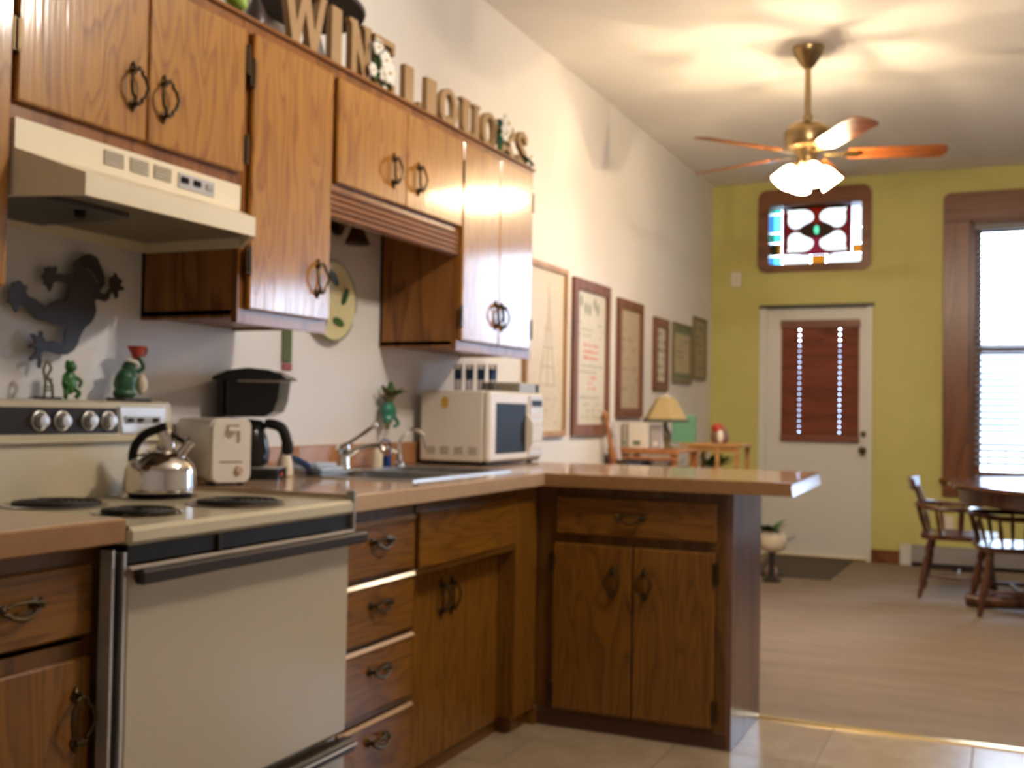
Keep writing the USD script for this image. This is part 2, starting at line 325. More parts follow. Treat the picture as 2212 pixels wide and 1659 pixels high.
inner = grect(.118, .878, .175, .995)
pet = []
pp_ = [(.157, .975), (.225, .965), (.30, .97), (.375, .965), (.435, .93), (.470, .865), (.477, .80), (.462, .745), (.418, .705), (.358, .665), (.313, .615), (.253, .60), (.201, .635), (.171, .70), (.164, .79), (.172, .86), (.157, .93)]
for su in (0, 1):
    for sv in (0, 1):
        q = [((u if not su else .993-u), (v if not sv else 1.185-v)) for u, v in pp_]
        pet.append(gpoly(q).buffer(-.0075))
lens = oval(.4965, .5925, .185, .115)
pts = [(('white'), q) for q in [p.difference(lens.buffer(.002)) for p in pet]]
allp = sg.MultiPolygon([q for _, q in pts]).buffer(.003) if False else pts[0][1].union(pts[1][1]).union(pts[2][1]).union(pts[3][1]).buffer(.002)
lensb = lens.difference(allp); gem = oval(.4965, .595, .03, .08)
pts.append(('brown', lensb.difference(gem))); pts.append(('mint', gem.difference(allp)))
border = inner.difference(allp).difference(lens)
upper = border.intersection(grect(.38, .61, .70, 1)); pts.append(('orange', upper)); lower = border.intersection(grect(.35, .66, 0, .5)); pts.append(('pink', lower))
pts.append(('red', border.difference(upper.union(lower))))
for c, a, b, cc, dd in (('teal', .0, .11, .90, .995), ('sky', .0, .11, .57, .89), ('teal', 0, .11, .40, .56), ('olive', 0, .065, .175, .39), ('yellow', .065, .11, .175, .39), ('sky', 0, .11, .0, .165),
                    ('white', .118, .43, .0, .165), ('yellow', .44, .60, .0, .165), ('white', .61, 1, .0, .165), ('yellow', .885, 1, .175, .33), ('white', .885, 1, .34, .60), ('white', .885, 1, .61, .995)):
    pts.append((c, grect(a, b, cc, dd).buffer(-.002)))
for c, p in pts:
    for g in getattr(p, 'geoms', [p]):
        if g.area > 2e-5: t.add('stained_pane', on_y(g.simplify(.0008), .005, GY), st_m[c], label=c+' glass piece')
cames = []
for c, p in pts:
    for g in getattr(p, 'geoms', [p]):
        if g.area > 2e-4: cames.append(tube([(x, GY-.0025, z) for x, z in list(g.simplify(.0015).exterior.coords)[:-1]], .0035, 5, True))
t.add('lead_came', cames, lead)

# double hung windows with white blinds
def window(nm, dx, label, blabel, raised=False):
    x0, x1 = WX0+dx, WX1+dx
    t = Thing(nm, label, 'window', ((x0+x1)/2, G, WZ0), kind='structure')
    cw = .185
    t.add('head_casing', on_y(sg.box(x0-cw, WZ1, x1+cw, WZ1+.12).union(rrect(x0-cw, x1+cw, WZ1+.04, WZ1+.215, .05)), .035, G), trimw_x, 30)
    t.add('side_casing', box(x0-cw, x0, G-.03, G, WZ0-.10, WZ1, .004), trimw); t.add('side_casing', box(x1, x1+cw, G-.03, G, WZ0-.10, WZ1, .004), trimw)
    t.add('sill', box(x0-cw-.02, x1+cw+.02, G-.07, G+.10, WZ0-.03, WZ0, .006), trimw_x); t.add('apron', box(x0-cw, x1+cw, G-.022, G, WZ0-.14, WZ0-.03, .004), trimw_x)
    t.add('jamb', cat(box(x0-.001, x0+.018, G, G+.19, WZ0, WZ1, 0), box(x1-.018, x1+.001, G, G+.19, WZ0, WZ1, 0), box(x0, x1, G, G+.19, WZ1-.018, WZ1+.001, 0)), trimw)
    zm = 1.645
    for name, z0, z1, y in (('upper_sash', zm-.02, WZ1-.018, .14), ('lower_sash', WZ0, zm+.02, .10)):
        s = t.add(name, on_y(sg.box(x0+.018, z0, x1-.018, z1).difference(sg.box(x0+.078, z0+.055, x1-.078, z1-.045)), .035, G+y+.035), trimw)
        t.add('pane', box(x0+.07, x1-.07, G+y+.015, G+y+.019, z0+.05, z1-.04, 0), glass, parent=s)
    b = Thing('window_blind', blabel, 'blind', ((x0+x1)/2, G+.05, WZ1))
    b.add('headrail', box(x0+.03, x1-.03, G+.02, G+.075, WZ1-.065, WZ1-.02, .003), slat_white)
    n = 37; zt = WZ1-.08; pitch_ = .0052 if raised else (zt-.02-(WZ0+.05))/n; zb = zt-.006-n*pitch_-.022 if raised else WZ0+.005
    for i in range(n):
        z = zt-i*pitch_
        pr = [(-.024, -.0012), (-.012, .0018), (.012, .0018), (.024, -.0012), (.024, .0008), (.012, .0038), (-.012, .0038), (-.024, .0008)]
        s = place(extrude(pr, x1-x0-.08), (x0+.04, G+.05, z), (0, 1, 0), (0, 0, 1), (1, 0, 0))
        b.add('slat', rotm(s, math.radians(0 if raised else 30), [1, 0, 0], (0, G+.05, z)), slat_white)
    b.add('bottom_rail', box(x0+.04, x1-.04, G+.03, G+.07, zb, zb+.02, .003), slat_white)
    for cx in (x0+.2, x1-.2): b.add('ladder_cord', cat(box(cx-.001, cx+.001, G+.024, G+.026, zb+.015, WZ1-.06, 0), box(cx-.001, cx+.001, G+.074, G+.076, zb+.015, WZ1-.06, 0)), slat_white)
window('window_2', 0, 'tall double hung window in a wide brown casing behind the round table', 'grey horizontal slat blind in the window by the round table')
window('window_3', W2, 'double hung window further right on the green wall', 'grey slat blind pulled up to the top of the further right window', True)

# outside
single('yard', box(-20, 30, G+.25, 60, -.5, -.35, 0), ground_m, 'pale ground outside the windows', 'ground', kind='structure')
t = Thing('neighbour_house', 'pale blue grey house seen through the window blind', 'house', (3, 24, -.35))
t.add('wall', box(-9, 14.0, 22, 28, -.35, 2.45, 0), house_m); t.add('roof', hull([(-9.4, 21.6, 2.45), (14.4, 21.6, 2.45), (-9.4, 28.4, 2.45), (14.4, 28.4, 2.45), (-9.4, 25, 2.8), (14.4, 25, 2.8)]), house_roof)
hw = plain('house_window', (.20, .22, .28), .4)
for x0 in (-5, -2, 1.75, 5.5): t.add('window', box(x0, x0+.7, 21.97, 22, .9, 2.0, 0), hw)
t = Thing('porch_railing', 'grey porch railing outside the window', 'railing', (3, 10.4, -.35))
t.add('top_rail', box(1.2, 7, 10.37, 10.43, .86, .91, .004), rail_m); t.add('bottom_rail', box(1.2, 7, 10.38, 10.42, .12, .16, .004), rail_m)
for i in range(42): t.add('baluster', box(1.25+i*.135, 1.28+i*.135, 10.385, 10.415, -.35, .86, 0), rail_m)

# ------------------------------------------------------------------ hardware
def pull(c, U, N, s=1.0, vs=1.0):
    """antique bail pull: two rosettes, a wavy ring and a back leaf"""
    U, N = V(U, float), V(N, float); W_ = np.cross(N, U); c = V(c, float)
    P = lambda u, v, w: c+s*(u*U+v*W_+w*N)
    ring = [(-.043, 0), (-.036, .012), (-.030, .010), (-.020, .021), (0, .026), (.020, .021), (.030, .010), (.036, .012), (.043, 0), (.036, -.012), (.030, -.010), (.020, -.021), (0, -.026), (-.020, -.021), (-.030, -.010), (-.036, -.012)]
    ms = [tube([P(u, v*vs-(.006 if vs < 1 else 0)*(1-(u/.043)**2), .016+.006*(1-abs(u)/.043)) for u, v in ring], .0042*s, 6, True)]
    for u in (-.04, .04):
        ms.append(place(lathe([(.011, 0), (.012, .003), (.005, .006), (.005, .016), (.007, .02), (0, .023)], n=10), P(u, 0, 0), s*U, s*W_, s*N))
        ms.append(tube([P(u, 0, .002), P(u*1.25, .005, .004), P(u*1.5, 0, .002)], [.004*s, .005*s, .001*s], 6))
    return cat(ms)
def hinge(c, U, N):
    U, N = V(U, float), V(N, float); W_ = np.cross(N, U)
    m = cat(box(-.035, .035, -.011, .011, 0, .003, .001), tube([(-.03, 0, .004), (.03, 0, .004)], .004, 6), ball((-.037, 0, .004), .005, 1), ball((.037, 0, .004), .005, 1))
    return place(m, V(c, float), U, W_, N)
X_, Y_, Z_ = (1, 0, 0), (0, 1, 0), (0, 0, 1)
def front_x(t, x, y0, y1, z0, z1, m, name='door', pulls=(), hinges=(), horiz=False, th=.019, lab=None):
    p = t.add(name, box(x-th, x, y0, y1, z0, z1, .004), m, label=lab)
    for (y, z) in pulls: t.add('handle', pull((x, y, z), Y_ if horiz else Z_, X_, 1.0, .55 if horiz else 1.0), brass_old, 40, parent=p, label='antique brass pull')
    for (y, z) in hinges: t.add('hinge', hinge((x-.002, y, z), Z_, X_), brass_old, 40, parent=p)
    return p

# ------------------------------------------------------------------ upper cabinets
XF, XD = .331, .350
ZT = 2.155
def upper(label, y0, y1, z0, fronts, z1=ZT-.012, rail=.03):
    t = Thing('wall_cabinet', label, 'cabinet', (0, y0, z0))
    t.add('carcass', cat(box(0.001, XF-.02, y0, y0+.018, z0+.012, z1, 0), box(0.001, XF-.02, y1-.018, y1, z0+.012, z1, 0), box(0.001, XF-.02, y0, y1, z0+.02, z0+.035, 0), box(0.001, .012, y0, y1, z0+.02, z1, 0), box(.001, XF-.02, y0, y1, z1-.015, z1, 0)), side_z)
    t.add('face_frame', on_x(sg.box(y0, z0, y1, z1).difference(sg.box(y0+.025, z0+.04, y1-.025, z1-.03)), .02, XF-.02), frame_z)
    return t
t = upper('oak wall cabinet at the far left edge beside the range hood', .75, 1.553, 1.337, 0)
front_x(t, XD, .775, 1.145, 1.372, 2.11, oak_z, pulls=((1.11, 1.49),)); front_x(t, XD, 1.150, 1.549, 1.345, 2.12, oak_z, pulls=((1.19, 1.49),))
t = upper('two-door oak wall cabinet above the range hood', 1.555, 2.288, 1.692, 0)
front_x(t, XD, 1.562, 1.925, 1.727, 2.11, oak_z, pulls=((1.878, 1.842),), hinges=((1.5575, 1.86),))
front_x(t, XD, 1.930, 2.281, 1.727, 2.11, oak_z, pulls=((1.979, 1.84),), hinges=((2.287, 2.03), (2.287, 1.79)))
t = upper('tall narrow single-door oak wall cabinet right of the range hood', 2.290, 2.700, 1.335, 0)
front_x(t, XD, 2.316, 2.690, 1.372, 2.113, oak_z, pulls=((2.628, 1.49),), hinges=((2.312, 2.0), (2.312, 1.50)))
t = upper('short wide oak wall cabinet over the sink with a reeded valance', 2.702, 3.545, 1.775, 0)
front_x(t, XD, 2.720, 3.130, 1.792, 2.112, oak_z, pulls=((3.045, 1.895),)); front_x(t, XD, 3.134, 3.545, 1.792, 2.112, oak_z, pulls=((3.21, 1.90),))
v = t.add('valance', box(XF-.02, XF, 2.702, 3.545, 1.684, 1.776, .001), frame_y, label='reeded valance board')
for i in range(5): t.add('reed', tube([(XF+.001, 2.703, 1.694+i*.018), (XF+.001, 3.544, 1.694+i*.018)], .0078, 8), frame_y, 40, parent=v)
t = upper('two-door oak wall cabinet above the microwave', 3.547, 4.240, 1.335, 0)
front_x(t, XD, 3.556, 3.873, 1.373, 2.115, oak_z, pulls=((3.845, 1.49),), hinges=((3.552, 2.0), (3.552, 1.46)))
front_x(t, XD, 3.877, 4.195, 1.373, 2.115, oak_z, pulls=((3.905, 1.487),), hinges=((4.20, 2.0), (4.20, 1.46)))
single('cabinet_top_board', box(0.001, XF+.012, .75, 4.245, ZT-.012, ZT, .003), frame_y, 'long reddish wooden top board running over all wall cabinets', 'board', (0, .75, ZT-.012))

# ------------------------------------------------------------------ range hood
t = Thing('range_hood', 'cream range hood with vents under the left oak cabinet', 'range hood', (.2, 1.92, 1.53))
o = hull([(.02, 1.556, 1.69), (.02, 2.285, 1.69), (.353, 1.556, 1.628), (.353, 2.262, 1.624), (.02, 1.556, 1.53), (.02, 2.285, 1.53), (.353, 1.556, 1.53), (.353, 2.285, 1.53), (.50, 1.602, 1.53), (.50, 2.142, 1.53), (.50, 1.602, 1.576), (.50, 2.142, 1.576), (.353, 2.275, 1.60), (.353, 1.556, 1.61)])
inn = hull([(.03, 1.566, 1.60), (.03, 2.275, 1.60), (.34, 1.566, 1.60), (.34, 2.275, 1.60), (.03, 1.566, 1.52), (.03, 2.275, 1.52), (.348, 1.566, 1.52), (.348, 2.275, 1.52), (.49, 1.61, 1.52), (.49, 2.134, 1.52), (.49, 1.61, 1.566), (.49, 2.134, 1.566)])
t.add('hood_shell', tm(mf(o)-mf(inn)), hood_cream)
pf = sg.Polygon([(1.556, 1.69), (2.265, 1.69)]+[(2.265-.02+.02*math.cos(a), 1.634-.02*math.sin(a)) for a in np.linspace(0, pi/2, 6)]+[(1.576-.02*math.sin(a), 1.634-.02*math.cos(a)) for a in np.linspace(0, pi/2, 6)])
t.add('fascia', on_x(pf, .333, .02), hood_cream)
for y0, y1 in ((1.792, 1.852), (1.872, 1.930), (1.948, 2.006)):
    v = t.add('vent', box(.353, .3545, y0, y1, 1.645, 1.678, 0), grey_mid)
    for i in range(5): t.add('louver', box(.354, .3575, y0, y1, 1.6470+i*.0066, 1.6488+i*.0066, .0004), hood_cream, parent=v)
c = t.add('control_plate', box(.353, .356, 2.030, 2.160, 1.640, 1.676, .001), plain('plate_grey', (.42, .40, .40), .4))
for i, y in enumerate((2.050, 2.094)): t.add('switch', box(.355, .361, y-.013, y+.013, 1.653, 1.668, .002), black_gl, parent=c)
t.add('switch', box(.355, .360, 2.128, 2.152, 1.652, 1.667, .002), grey_pl, parent=c, label='grey switch')
t.add('underside_pan', place(extrude([(.03, 1.566), (.348, 1.566), (.488, 1.612), (.488, 2.132), (.348, 2.272), (.03, 2.272)], .002), (0, 0, 1.556), X_, Y_, Z_), plain('hood_shade', (.20, .165, .11), .45), label='added plate with the underside shade painted dark')  # added plate, its dark colour stands in for the shade under the hood
t.add('grease_filter', box(.05, .33, 1.60, 1.90, 1.542, 1.556, .002), plain('filter_dark', (.06, .05, .04), .5), label='dark mesh filter')
t.add('hood_knob', lathe([(.01, 1.525), (.013, 1.53), (.013, 1.545), (.006, 1.55)], (.30, 1.78, 0), 14), black_mt, 30)

# ------------------------------------------------------------------ base cabinets, worktops
XB, XC, ZC = .655, .702, .898
def base_x(label, y0, y1, holes):
    t = Thing('base_cabinet', label, 'cabinet', (.33, y0, 0))
    t.add('carcass', cat(box(.002, XB-.03, y0+.001, y0+.019, .0, .852, 0), box(.002, XB-.03, y1-.019, y1-.001, .0, .852, 0), box(.01, XB-.04, y0, y1, .09, .105, 0), box(.002, .014, y0+.02, y1-.02, .1, .84, 0)), side_z)
    fr = sg.box(y0, .06, y1, .852)
    for h in holes: fr = fr.difference(sg.box(*h))
    t.add('face_frame', on_x(fr, .02, XB-.032), lowf_z)
    t.add('toe_kick', box(XB-.08, XB-.065, y0, y1, 0, .09, 0), lowf_y); return t
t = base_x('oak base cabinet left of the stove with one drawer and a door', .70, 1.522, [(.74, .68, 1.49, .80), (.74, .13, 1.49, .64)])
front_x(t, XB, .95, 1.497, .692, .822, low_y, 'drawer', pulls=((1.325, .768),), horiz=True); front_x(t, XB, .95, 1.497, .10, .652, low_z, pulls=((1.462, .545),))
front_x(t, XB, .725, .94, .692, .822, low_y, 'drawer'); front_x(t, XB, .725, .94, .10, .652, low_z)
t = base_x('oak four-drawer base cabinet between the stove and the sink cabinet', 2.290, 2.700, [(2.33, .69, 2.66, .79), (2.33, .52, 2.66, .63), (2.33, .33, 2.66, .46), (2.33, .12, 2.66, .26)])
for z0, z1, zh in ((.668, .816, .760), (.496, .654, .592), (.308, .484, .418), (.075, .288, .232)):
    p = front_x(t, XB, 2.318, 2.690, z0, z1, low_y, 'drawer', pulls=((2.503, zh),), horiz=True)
    t.add('lip', hull([(XB-.001, 2.318, z1), (XB-.001, 2.69, z1), (XB-.018, 2.318, z1), (XB-.018, 2.69, z1), (XB+.006, 2.318, z1-.008), (XB+.006, 2.69, z1-.008), (XB, 2.318, z1-.014), (XB, 2.69, z1-.014)]), lip_highlight, parent=p, label='top edge with its highlight painted pale')
t = Thing('sink_cabinet', 'oak sink base cabinet with doors set back under a false drawer front', 'cabinet', (.33, 2.702, 0))
t.add('carcass', cat(box(.002, .55, 2.703, 2.72, 0, .70, 0), box(.002, .55, 3.46, 3.478, 0, .70, 0), box(.01, .55, 2.72, 3.46, .07, .085, 0)), side_z)
t.add('face_frame', cat(box(XB-.032, XB-.012, 2.702, 3.402, .812, .852, 0), box(XB-.04, XB-.004, 2.702, 3.402, .636, .655, .003), box(.555, XB-.012, 2.702, 2.715, 0, .852, 0)), lowf_y)
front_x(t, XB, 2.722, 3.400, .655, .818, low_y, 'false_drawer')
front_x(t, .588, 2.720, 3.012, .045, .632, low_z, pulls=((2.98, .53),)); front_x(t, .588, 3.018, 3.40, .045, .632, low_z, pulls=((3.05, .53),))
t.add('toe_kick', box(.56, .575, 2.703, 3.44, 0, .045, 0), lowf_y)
t.add('corner_stile', cat(box(.56, XB, 3.402, 3.585, .06, .852, .002), box(.56, XB-.03, 3.44, 3.58, 0, .06, 0), box(.56, .662, 3.565, 3.583, 0, .06, 0)), low_z, label='wide corner stile')
PF = 3.585
t = Thing('peninsula_cabinet', 'oak peninsula cabinet with one wide drawer above two doors', 'cabinet', (1.0, 3.8, 0))
t.add('carcass', cat(box(.60, 1.34, PF+.02, 4.05, .06, .852, 0), box(.70, 1.34, PF+.02, 4.05, 0, .06, 0)), side_z)
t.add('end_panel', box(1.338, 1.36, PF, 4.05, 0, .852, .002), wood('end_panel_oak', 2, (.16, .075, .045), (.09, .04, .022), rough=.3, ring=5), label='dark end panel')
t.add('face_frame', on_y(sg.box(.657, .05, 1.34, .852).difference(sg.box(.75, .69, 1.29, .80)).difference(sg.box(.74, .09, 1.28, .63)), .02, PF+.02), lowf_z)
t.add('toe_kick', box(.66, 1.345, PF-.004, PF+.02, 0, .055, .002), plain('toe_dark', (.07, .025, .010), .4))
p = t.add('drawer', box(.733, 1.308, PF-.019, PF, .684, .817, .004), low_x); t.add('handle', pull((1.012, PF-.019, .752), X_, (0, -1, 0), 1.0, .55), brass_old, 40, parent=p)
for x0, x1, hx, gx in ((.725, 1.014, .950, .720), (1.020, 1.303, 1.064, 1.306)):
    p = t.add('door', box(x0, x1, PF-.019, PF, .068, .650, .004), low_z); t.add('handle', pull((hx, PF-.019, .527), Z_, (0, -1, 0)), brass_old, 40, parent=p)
    for z in (.58, .125): t.add('hinge', hinge((gx, PF-.017, z), Z_, (0, -1, 0)), brass_old, 40, parent=p)
# worktop: sink run and peninsula in one piece
pl = sg.Polygon([(.001, 2.29), (XC, 2.29), (XC, 3.535), (1.555, 3.555), (1.532, 4.29), (.001, 4.29)]).difference(rrect(.10, .565, 2.80, 3.53, .03))
t = Thing('worktop', 'tan laminate worktop turning from the sink run into the peninsula', 'worktop', (.6, 3.4, .852))
t.add('top', place(extrude(pl, .044), (0, 0, .854), X_, Y_, Z_), laminate)
t.add('front_edge', cat(box(XC-.012, XC+.004, 2.29, 3.535, .852, .897, .003)), laminate, label='tan front edge of the sink run')
e = hull([(XC-.01, 3.52, .852), (XC-.01, 3.535, .852), (1.556, 3.541, .852), (1.556, 3.556, .852), (XC-.01, 3.52, .896), (XC-.01, 3.535, .898), (1.556, 3.541, .896), (1.556, 3.556, .898)])
t.add('front_edge', e, lam_edge, label='orange front edge of the peninsula')
t.add('front_edge', hull([(1.553, 3.541, .852), (1.562, 3.541, .852), (1.53, 4.29, .852), (1.539, 4.29, .852), (1.550, 3.541, .897), (1.554, 3.541, .897), (1.527, 4.29, .897), (1.531, 4.29, .897)]), plain('lam_end', (.40, .22, .11), .12))
t.add('backsplash', box(.001, .02, 2.31, 4.28, ZC, .984, .003), lam_brown, label='brown backsplash strip')
t = Thing('worktop', 'tan laminate worktop left of the stove', 'worktop', (.35, 1.1, .852))
t.add('top', box(.001, XC, .70, 1.522, .86, .904, .003), laminate); t.add('front_edge', box(XC-.01, XC+.006, .70, 1.522, .858, .902, .003), lam_edge)
t.add('backsplash', box(.001, .02, .70, 1.52, .904, .99, .003), lam_brown)

# ------------------------------------------------------------------ sink
t = Thing('sink', 'stainless steel double bowl sink set in the worktop', 'sink', (.33, 3.165, .80))
rim = rrect(.088, .578, 2.785, 3.545, .035)
b1, b2 = rrect(.175, .548, 2.82, 3.14, .05), rrect(.175, .548, 3.19, 3.51, .05)
t.add('rim', place(extrude(rim.difference(b1).difference(b2), .006), (0, 0, ZC-.001), X_, Y_, Z_), steel)
for b in (b1, b2):
    sh = place(extrude(b.buffer(.003).difference(b), .15), (0, 0, ZC-.15), X_, Y_, Z_); bt = place(extrude(b.buffer(.003), .003), (0, 0, ZC-.152), X_, Y_, Z_)
    p = t.add('bowl', cat(sh, bt), steel); c = b.centroid
    t.add('drain', lathe([(.04, 0), (.042, .003), (.03, .004), (.02, .001)], (c.x, c.y, ZC-.149), 20), chrome, 30, parent=p)
t = Thing('faucet', 'chrome single-lever faucet behind the sink', 'faucet', (.13, 3.115, ZC+.005))
dv = V([.911, .412, 0]); f0 = V([.13, 3.115, ZC+.005])
t.add('deck_plate', place(extrude(rrect(-.025, .025, -.09, .09, .02), .008), f0, X_, Y_, Z_), chrome)
t.add('body', lathe([(.026, .008), (.024, .02), (.021, .05), (.023, .06), (.026, .07), (.022, .085), (.01, .092)], f0, 20), chrome, 30)
t.add('lever', tube(curve([f0+V([0, 0, .082]), f0+dv*.04+V([0, 0, .105]), f0+dv*.10+V([0, 0, .150])]), .007, 8), chrome, 40); t.add('lever_tip', ball(f0+dv*.105+V([0, 0, .154]), .013), chrome, True)
t.add('spout', tube(curve([f0+V([.01, .0, .045]), f0+V([.05, .03, .075]), f0+V([.11, .05, .085]), f0+V([.13, .05, .065])]), .010, 10), chrome, 40)
t = Thing('tap', 'small arched chrome tap between the soap bottles and the microwave', 'tap', (.14, 3.475, ZC+.005)); f1 = V([.14, 3.475, ZC+.005])
t.add('base', lathe([(.02, 0), (.018, .012), (.010, .02), (.010, .05)], f1, 16), chrome, 30)
t.add('arched_spout', tube(curve([f1+V([0, 0, .04]), f1+dv*.005+V([0, 0, .10]), f1+dv*.04+V([0, 0, .135]), f1+dv*.085+V([0, 0, .12]), f1+dv*.10+V([0, 0, .07])]), .007, 8), chrome, 40)
t.add('tap_lever', cat(tube([f1+V([0, 0, .045]), f1-dv*.05+V([0, 0, .07])], .005, 6)), chrome, 40)
t = Thing('dish_cloth', 'folded pale blue cloth on the rim behind the sink', 'cloth', (.12, 2.945, ZC+.005))
q = lumpy(trimesh.creation.box([.12, .15, .014]).subdivide().subdivide().subdivide(), .004, 40); q.apply_translation((.135, 2.945, ZC+.018)); t.add('cloth', q, blue_cloth, True)
q = lumpy(trimesh.creation.box([.09, .11, .010]).subdivide().subdivide().subdivide(), .003, 40, 2); q.apply_translation((.135, 2.945, ZC+.031)); t.add('fold', q, blue_cloth, True)

# soap bottles
t = Thing('soap_bottle', 'clear pump bottle with blue liquid soap beside the faucet', 'bottle', (.125, 3.40, ZC+.005)); c = V([.125, 3.40, ZC+.005])
t.add('liquid', lathe([(.022, .003), (.0225, .04), (.0, .041)], c, 20), soap_blue, 30, label='blue soap'); t.add('bottle', lathe([(.023, 0), (.0245, .004), (.0245, .082), (.018, .095), (.010, .100), (.010, .108)], c, 24), soap_clear, 30)
t.add('pump', cat(lathe([(.011, .104), (.011, .116), (.004, .118), (.004, .132)], c, 14), tube([c+V([0, 0, .132]), c+V([.03, -.012, .130])], .004, 6)), white_pl, 40)
t = Thing('soap_bottle', 'small cream bottle left of the blue soap', 'bottle', (.125, 3.345, ZC+.005)); c = V([.125, 3.345, ZC+.005])
t.add('bottle', lathe([(.018, 0), (.020, .004), (.020, .05), (.014, .062), (.009, .066)], c, 20), cream_p, 30); t.add('cap', lathe([(.011, .064), (.011, .078), (0, .08)], c, 16), white_pl, 30)
t = Thing('dish_brush', 'dark blue scrub brush lying behind the coffee maker', 'brush', (.16, 2.85, ZC))
t.add('handle', tube(curve([(.13, 2.81, ZC+.054), (.15, 2.825, ZC+.05), (.19, 2.835, ZC+.028), (.20, 2.84, ZC+.012)]), [.011]*19, 10), blue_p, 40)
t.add('brush_head', lumpy(ball((.205, 2.838, ZC+.014), (.026, .026, .013)), .003, 60), plain('brush_dark', (.02, .025, .04), .7), True)
t = Thing('sugar_shaker', 'small cream dispenser standing right of the coffee maker', 'dispenser', (.13, 2.79, ZC)); c = V([.14, 2.775, ZC])
t.add('body', lathe([(.026, 0), (.028, .004), (.022, .05), (.016, .066)], c, 20), cream_p, 30); t.add('cap', lathe([(.017, .064), (.016, .078), (.008, .084)], c, 18), white_pl, 30)

# ------------------------------------------------------------------ stove
S0, S1, SX, SZ = 1.528, 2.284, .700, .886
t = Thing('stove', 'almond electric range with four coil burners and an oven', 'stove', (.35, 1.9, 0))
t.add('body', box(.03, SX-.03, S0, S1, .02, .80, .003), almond_dull)
t.add('cooktop', tm(mf(box(.03, SX+.012, S0-.003, S1+.003, .851, SZ, .008))), almond); t.add('cooktop_rim', on_x(sg.box(S0-.003, SZ-.002, S1+.003, SZ+.004).difference(sg.box(S0+.004, SZ-.01, S1-.004, SZ+.01)), .69, .02), almond)
t.add('vent_strip', box(SX-.03, SX+.004, S0, S1, .818, .851, .001), black_mt, label='black gap under the cooktop'); t.add('vent_divider', box(SX-.01, SX+.012, 1.775, 1.79, .815, .851, .002), brown_bk)
dr = t.add('oven_door', box(SX-.028, SX+.002, S0, S1-.002, .315, .812, .008), plain('door_enamel', (.43, .365, .26), .25), label='almond oven door')
hb = cat(box(SX+.026, SX+.05, S0-.006, S1+.01, .783, .810, .005), box(SX+.0, SX+.04, S0+.02, S0+.05, .786, .808, .003), box(SX+.0, SX+.04, S1-.05, S1-.02, .786, .808, .003))
t.add('handle', hb, brown_bk, parent=dr, label='dark brown bar handle'); t.add('handle_trim', box(SX+.002, SX+.014, S0, S1, .806, .813, .001), plain('handle_trim', (.40, .33, .25), .4), parent=dr)
dw = t.add('drawer', box(SX-.028, SX, S0, S1-.002, .03, .268, .006), almond); t.add('handle', box(SX-.01, SX+.03, S0, S1, .272, .306, .006), brown_bk, parent=dw)
t.add('handle_trim', box(SX-.0, SX+.034, S0, S1, .289, .293, .001), silver, parent=dw)
t.add('side_trim', box(SX-.028, SX+.004, S0-.008, S0, .02, .84, .001), silver); t.add('side_trim', box(SX-.03, SX-.004, S0-.022, S0-.010, .02, .84, .001), black_mt); t.add('side_trim', box(SX-.032, SX-.002, S0-.030, S0-.023, .02, .846, .001), silver)
t.add('corner_clip', box(SX-.01, SX+.014, S1-.006, S1+.003, .81, .91, .002), grey_pl)
for bx, by, r in ((.53, 1.735, .078), (.55, 2.03, .098), (.26, 1.77, .098), (.285, 2.065, .078)):
    dp = t.add('drip_pan', lathe([(r+.012, SZ), (r+.016, SZ+.003), (r+.010, SZ+.005), (r-.005, SZ-.001), (.02, SZ-.005)], (bx, by, 0), 32), chrome if r < .09 else steel, 40)
    sp = [(bx+(.012+(r-.012)*k/90)*math.cos(k*.38), by+(.012+(r-.012)*k/90)*math.sin(k*.38), SZ+.006) for k in range(91)]
    t.add('coil', tube(sp, .0052, 6), black_mt, 40, parent=dp)
bgp = sg.Polygon([(.02, SZ), (.16, SZ), (.15, 1.02), (.128, 1.035), (.118, 1.117), (.10, 1.122), (.02, 1.122)])
t.add('backguard', place(extrude(bgp, S1-S0), (0, S1, 0), X_, Z_, (0, -1, 0)), almond)
cp = hull([(.1255, S0+.01, 1.040), (.1185, S0+.01, 1.103), (.1255, 2.085, 1.040), (.1185, 2.085, 1.103), (.131, S0+.01, 1.041), (.124, S0+.01, 1.103), (.131, 2.085, 1.041), (.124, 2.085, 1.103)])
cpp = t.add('control_panel', cp, plain('panel_black', (.020, .014, .010), .35, specular_ior_level=.15), label='black knob panel')
for y in (1.838, 1.904, 1.988, 2.050):
    kn = t.add('knob', place(lathe([(.0235, 0), (.0235, .004), (.021, .005), (.019, .004), (.016, .006), (.014, .020), (0, .021)], n=24), (.128, y, 1.071), Y_, Z_, X_), silver, 30, parent=cpp)
    t.add('knob_ring', place(lathe([(.0195, 0), (.0195, .0056), (.0155, .0056), (.0155, 0)], n=24, ring=True), (.128, y, 1.071), Y_, Z_, X_), black_gl, 30, parent=cpp)
pp = t.add('switch_panel', hull([(.1255, 2.087, 1.038), (.118, 2.087, 1.108), (.1255, 2.262, 1.038), (.118, 2.262, 1.108), (.1325, 2.10, 1.041), (.125, 2.095, 1.106), (.1325, 2.25, 1.041), (.125, 2.257, 1.106)]), silver, label='silver switch panel')
for y in (2.125, 2.160, 2.215): t.add('switch', box(.128, .137, y-.010, y+.010, 1.068, 1.078, .002), black_gl, parent=pp)
t.add('switch_slot', box(.127, .1315, 2.108, 2.235, 1.064, 1.082, 0), grey_pl, parent=pp)
t.add('backguard_ledge', box(.03, .165, S0, S1, 1.018, 1.030, .004), almond)

